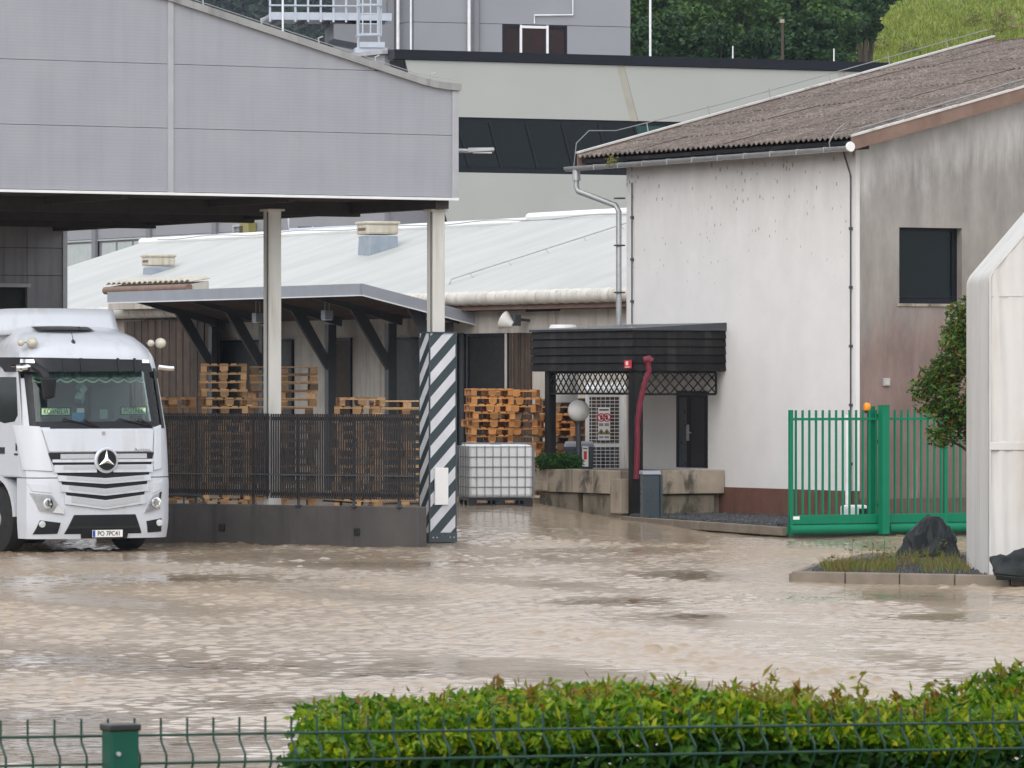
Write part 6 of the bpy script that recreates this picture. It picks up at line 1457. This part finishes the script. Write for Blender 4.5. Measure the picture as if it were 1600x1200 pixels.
for s in (-1,1):
    for k, y in enumerate((1.42, 5.1)):
        w0_, w1_ = (.90,1.22) if k == 0 else (.62,1.22)
        b = MB(); b.lathe([(.30,s*w0_),(.50,s*(w0_+.03)),(.52,s*(w0_+.08)),(.52,s*(w1_-.08)),(.50,s*(w1_-.03)),(.32,s*w1_)], (0,y,.505), 28, 'x'); w_ = b.build('wheel', M['tyre'], tk, smooth=35)
        b = MB(); b.lathe([(.30,s*(w1_-.04)),(.26,s*(w1_-.12)),(.15,s*(w1_-.10)),(.12,s*(w1_+.01)),(.02,s*(w1_+.02))], (0,y,.505), 22, 'x'); rim = b.build('rim', M['steel'], w_, smooth=35)
        b = MB()
        for q in range(10): b.lathe([(.018,s*(w1_-.11)),(.018,s*(w1_-.06))], (0,y+.21*math.cos(q*.628),.505+.21*math.sin(q*.628)), 6, 'x')
        b.build('wheel_nut', M['chrome'], w_, kind='stuff')
b = MB(); b.box(-.45,2.3,.75,-.3,6.2,1.0); b.box(.3,2.3,.75,.45,6.2,1.0); b.box(-1.2,2.5,.4,-.5,4.2,1.0); b.box(.5,2.5,.4,1.2,4.2,1.0); b.build('chassis', M['truckblack'], tk)
b = MB(); b.box(-1.0,.5,.25,1.0,.65,.5); b.tube([(-.9,1.42,.5),(.9,1.42,.5)], .08, 8); b.build('front_axle', M['truckblack'], tk)
# ------------------------------------------------------------------ green wire fence and hedge in the foreground
f0 = (PX(0,9.5), 9.5); f1 = (PX(1600,10.4), 10.4); fang = math.degrees(math.atan2(f1[1]-f0[1], f1[0]-f0[0])); FE = Fr(*f0, fang)
zt0, zt1 = PZ(1152,9.5), PZ(1128,10.4); FLn = math.hypot(f1[0]-f0[0], f1[1]-f0[1])
def ftop(x): return zt0 + (zt1-zt0)*x/FLn
fe = thing('wire_fence', 'dark green welded wire mesh fence with folded top in the foreground', 'fence', (*f0, 0), fang)
x = -.30; k = 0; xp = FE.xa(188, -.062)
wires = []
def wire(x):
    z = ftop(x); return [(x,0,z+.030),(x,0,z-.004),(x,-.002,z-.012),(x,-.026,z-.034),(x,-.027,z-.050),(x,-.004,z-.085),(x,0,z-.10),(x,0,z-.26),(x,0,.75)]
while x < FLn+.5:
    b = MB(); b.tube(wire(x), .0023, 6); b.build('vertical_wire', M['fencegreen'], fe, smooth=True); x += .0502
for dz, yo in ((0,-.005),(-.048,-.032),(-.10,-.005),(-.30,-.005),(-.50,-.005),(-.70,-.005),(-.9,-.005)):
    b = MB(); b.tube([(-.35,yo,ftop(-.35)+dz),(FLn+.55,yo,ftop(FLn+.55)+dz)], .0025, 6); b.build('horizontal_wire', M['fencegreen'], fe, smooth=True)
fp = thing('fence_post', 'square dark green fence post with black cap in the foreground', 'fence post', (*FE.w(xp, -.062), 0), fang)
zp = PZ(1134, 9.6); b = MB(); b.box(-.0265,-.024,.3,.0265,.024,zp); b.build('tube', M['postgreen'], fp, bevel=.004)
b = MB(); b.box(-.0295,-.027,zp-.004,.0295,.027,zp+.008); b.build('cap', M['blackplastic'], fp, bevel=.003)
b = MB(); b.lathe([(.004,-.030),(.004,-.024)], (-.014,0,zp-.043), 8, 'y'); b.build('bolt', M['steel'], fp)
# hedge
hx0 = FE.xa(462, .18); HL = FLn+.55-hx0
hg = thing('hedge', 'clipped leafy green hedge with yellow and reddish shoots behind the wire fence', 'hedge', (*FE.w(hx0, .0), 0), fang)
HT = [(440,1100),(480,1092),(560,1090),(700,1080),(760,1074),(830,1074),(890,1064),(1000,1064),(1040,1070),(1150,1078),(1240,1090),(1330,1098),(1400,1090),(1460,1076),(1540,1066),(1570,1048),(1600,1036),(1700,1030)]
def htop(x):
    """height of the hedge, read off at its back edge"""
    X_, Y_ = FE.w(hx0 + x, .5); u = 800 + F*X_/Y_
    for (a, va), (c_, vc) in zip(HT, HT[1:]):
        if a <= u <= c_: v = va + (vc-va)*(u-a)/(c_-a); break
    else: v = HT[0][1] if u < HT[0][0] else HT[-1][1]
    return H - (v+9-600)/F*Y_ + .006*math.sin(x*23+1)
n = 42000
lx = rng.uniform(0, HL, n)**1.0; hy = rng.uniform(.05, .62, n); ht = np.array([htop(a) for a in lx])
dep = np.abs(rng.normal(0, .055, n)); front = rng.random(n) < .45
z = ht - np.where(front, rng.uniform(0, .42, n), dep); hy = np.where(front, .05+np.abs(rng.normal(0,.05,n)), hy)
z -= .05*np.clip((.10-hy)/.05,0,1)*np.clip(1-(ht-z)/.06,0,1)
edge = np.clip((.06-lx)/.06,0,1); z -= edge*.03
xm = np.array([FE.xa(459, a)-hx0 for a in hy]) + rng.normal(0,.012,n) - .02*np.sin(z*40)
ok_ = lx > xm; lx, hy, z, ht = lx[ok_], hy[ok_], z[ok_], ht[ok_]
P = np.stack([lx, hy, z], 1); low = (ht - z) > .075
obj('foliage', leaf_mesh('foliage', P[~low], .027, .0115, up=.85), M['hedgeleaf'], hg)
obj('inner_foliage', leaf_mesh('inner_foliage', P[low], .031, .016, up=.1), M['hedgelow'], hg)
n = 5200; lx = rng.uniform(0, HL, n); hy = rng.uniform(.06,.6,n); dense = .5+.5*np.sin(lx*7+1)
keep = (rng.random(n) < .10+.75*np.clip((lx-.85)/.3,0,1)*np.clip((1.25-lx)/.2,0,1)) & (lx > np.array([FE.xa(462, a)-hx0 for a in hy])); lx, hy = lx[keep], hy[keep]
P = np.stack([lx, hy, np.array([htop(a) for a in lx])+rng.uniform(-.03,.022,len(lx))], 1)
obj('shoot_tips', leaf_mesh('shoot_tips', P, .026, .007, up=1.3), M['hedgetip'], hg, kind='stuff')
P = []
for i in range(60):
    x = random.uniform(.3, HL); h_ = random.uniform(.01,.035); y = random.uniform(.1,.55); zb = htop(x)
    for k in range(9): P.append((x+random.gauss(0,.006), y+random.gauss(0,.006), zb+h_*k/8))
for u, h_ in ((1340,.055),(1500,.075),(1492,.05),(1455,.05),(1395,.03),(1380,.035)):
    x = (u-460)/1140*(FLn-hx0); 
    for k in range(16): P.append((x+random.gauss(0,.007), .4+random.gauss(0,.008), htop(x)+h_*k/15))
obj('tall_shoots', leaf_mesh('tall_shoots', np.array(P), .028, .009, up=.8), M['hedgetip'], hg, kind='stuff')
b = MB()
for i in range(60):
    x = random.uniform(.3, HL); y = random.uniform(.12,.5); b.tube([(x,y,.75),(x+random.gauss(0,.04),y,1.4),(x+random.gauss(0,.06),y+random.gauss(0,.05),htop(x)-.02)], [.008,.005,.002], 5)
b.build('stems', M['bark'], hg, kind='stuff')
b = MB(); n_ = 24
b.grid(lambda s, t: (.34+(HL-.34)*s, .30+.16*math.cos(math.pi*t), (htop(HL*s)-.12)*math.sin(math.pi*t) + .8*(1-math.sin(math.pi*t))), n_, 8); b.build('shade_core', M['forestfloor'], hg, fix=False)  # dark sheet that stands in for the shade deep in the hedge
Ln = obj('lawn', (lambda m_: m_)(MB().poly([(-30,8,.905),(30,8,.905),(30,12.3,.905),(-30,12.3,.905)]).mesh('lawn', fix=False)), M['meadow'], kind='structure')

# valley air: far slopes fade towards blue
hz = MB().box(-705, -160, -7, 705, 1200, 262).build('haze', None, kind='stuff')
m = bpy.data.materials.new('valley_haze'); m.use_nodes = True; nt = m.node_tree; nt.nodes.remove(nt.nodes['Principled BSDF'])
v_ = nt.nodes.new('ShaderNodeVolumePrincipled'); v_.inputs['Color'].default_value = (.62,.72,.88,1); v_.inputs['Density'].default_value = .00013; v_.inputs['Anisotropy'].default_value = .1
nt.links.new(v_.outputs[0], nt.nodes['Material Output'].inputs['Volume']); hz.data.materials.append(m)
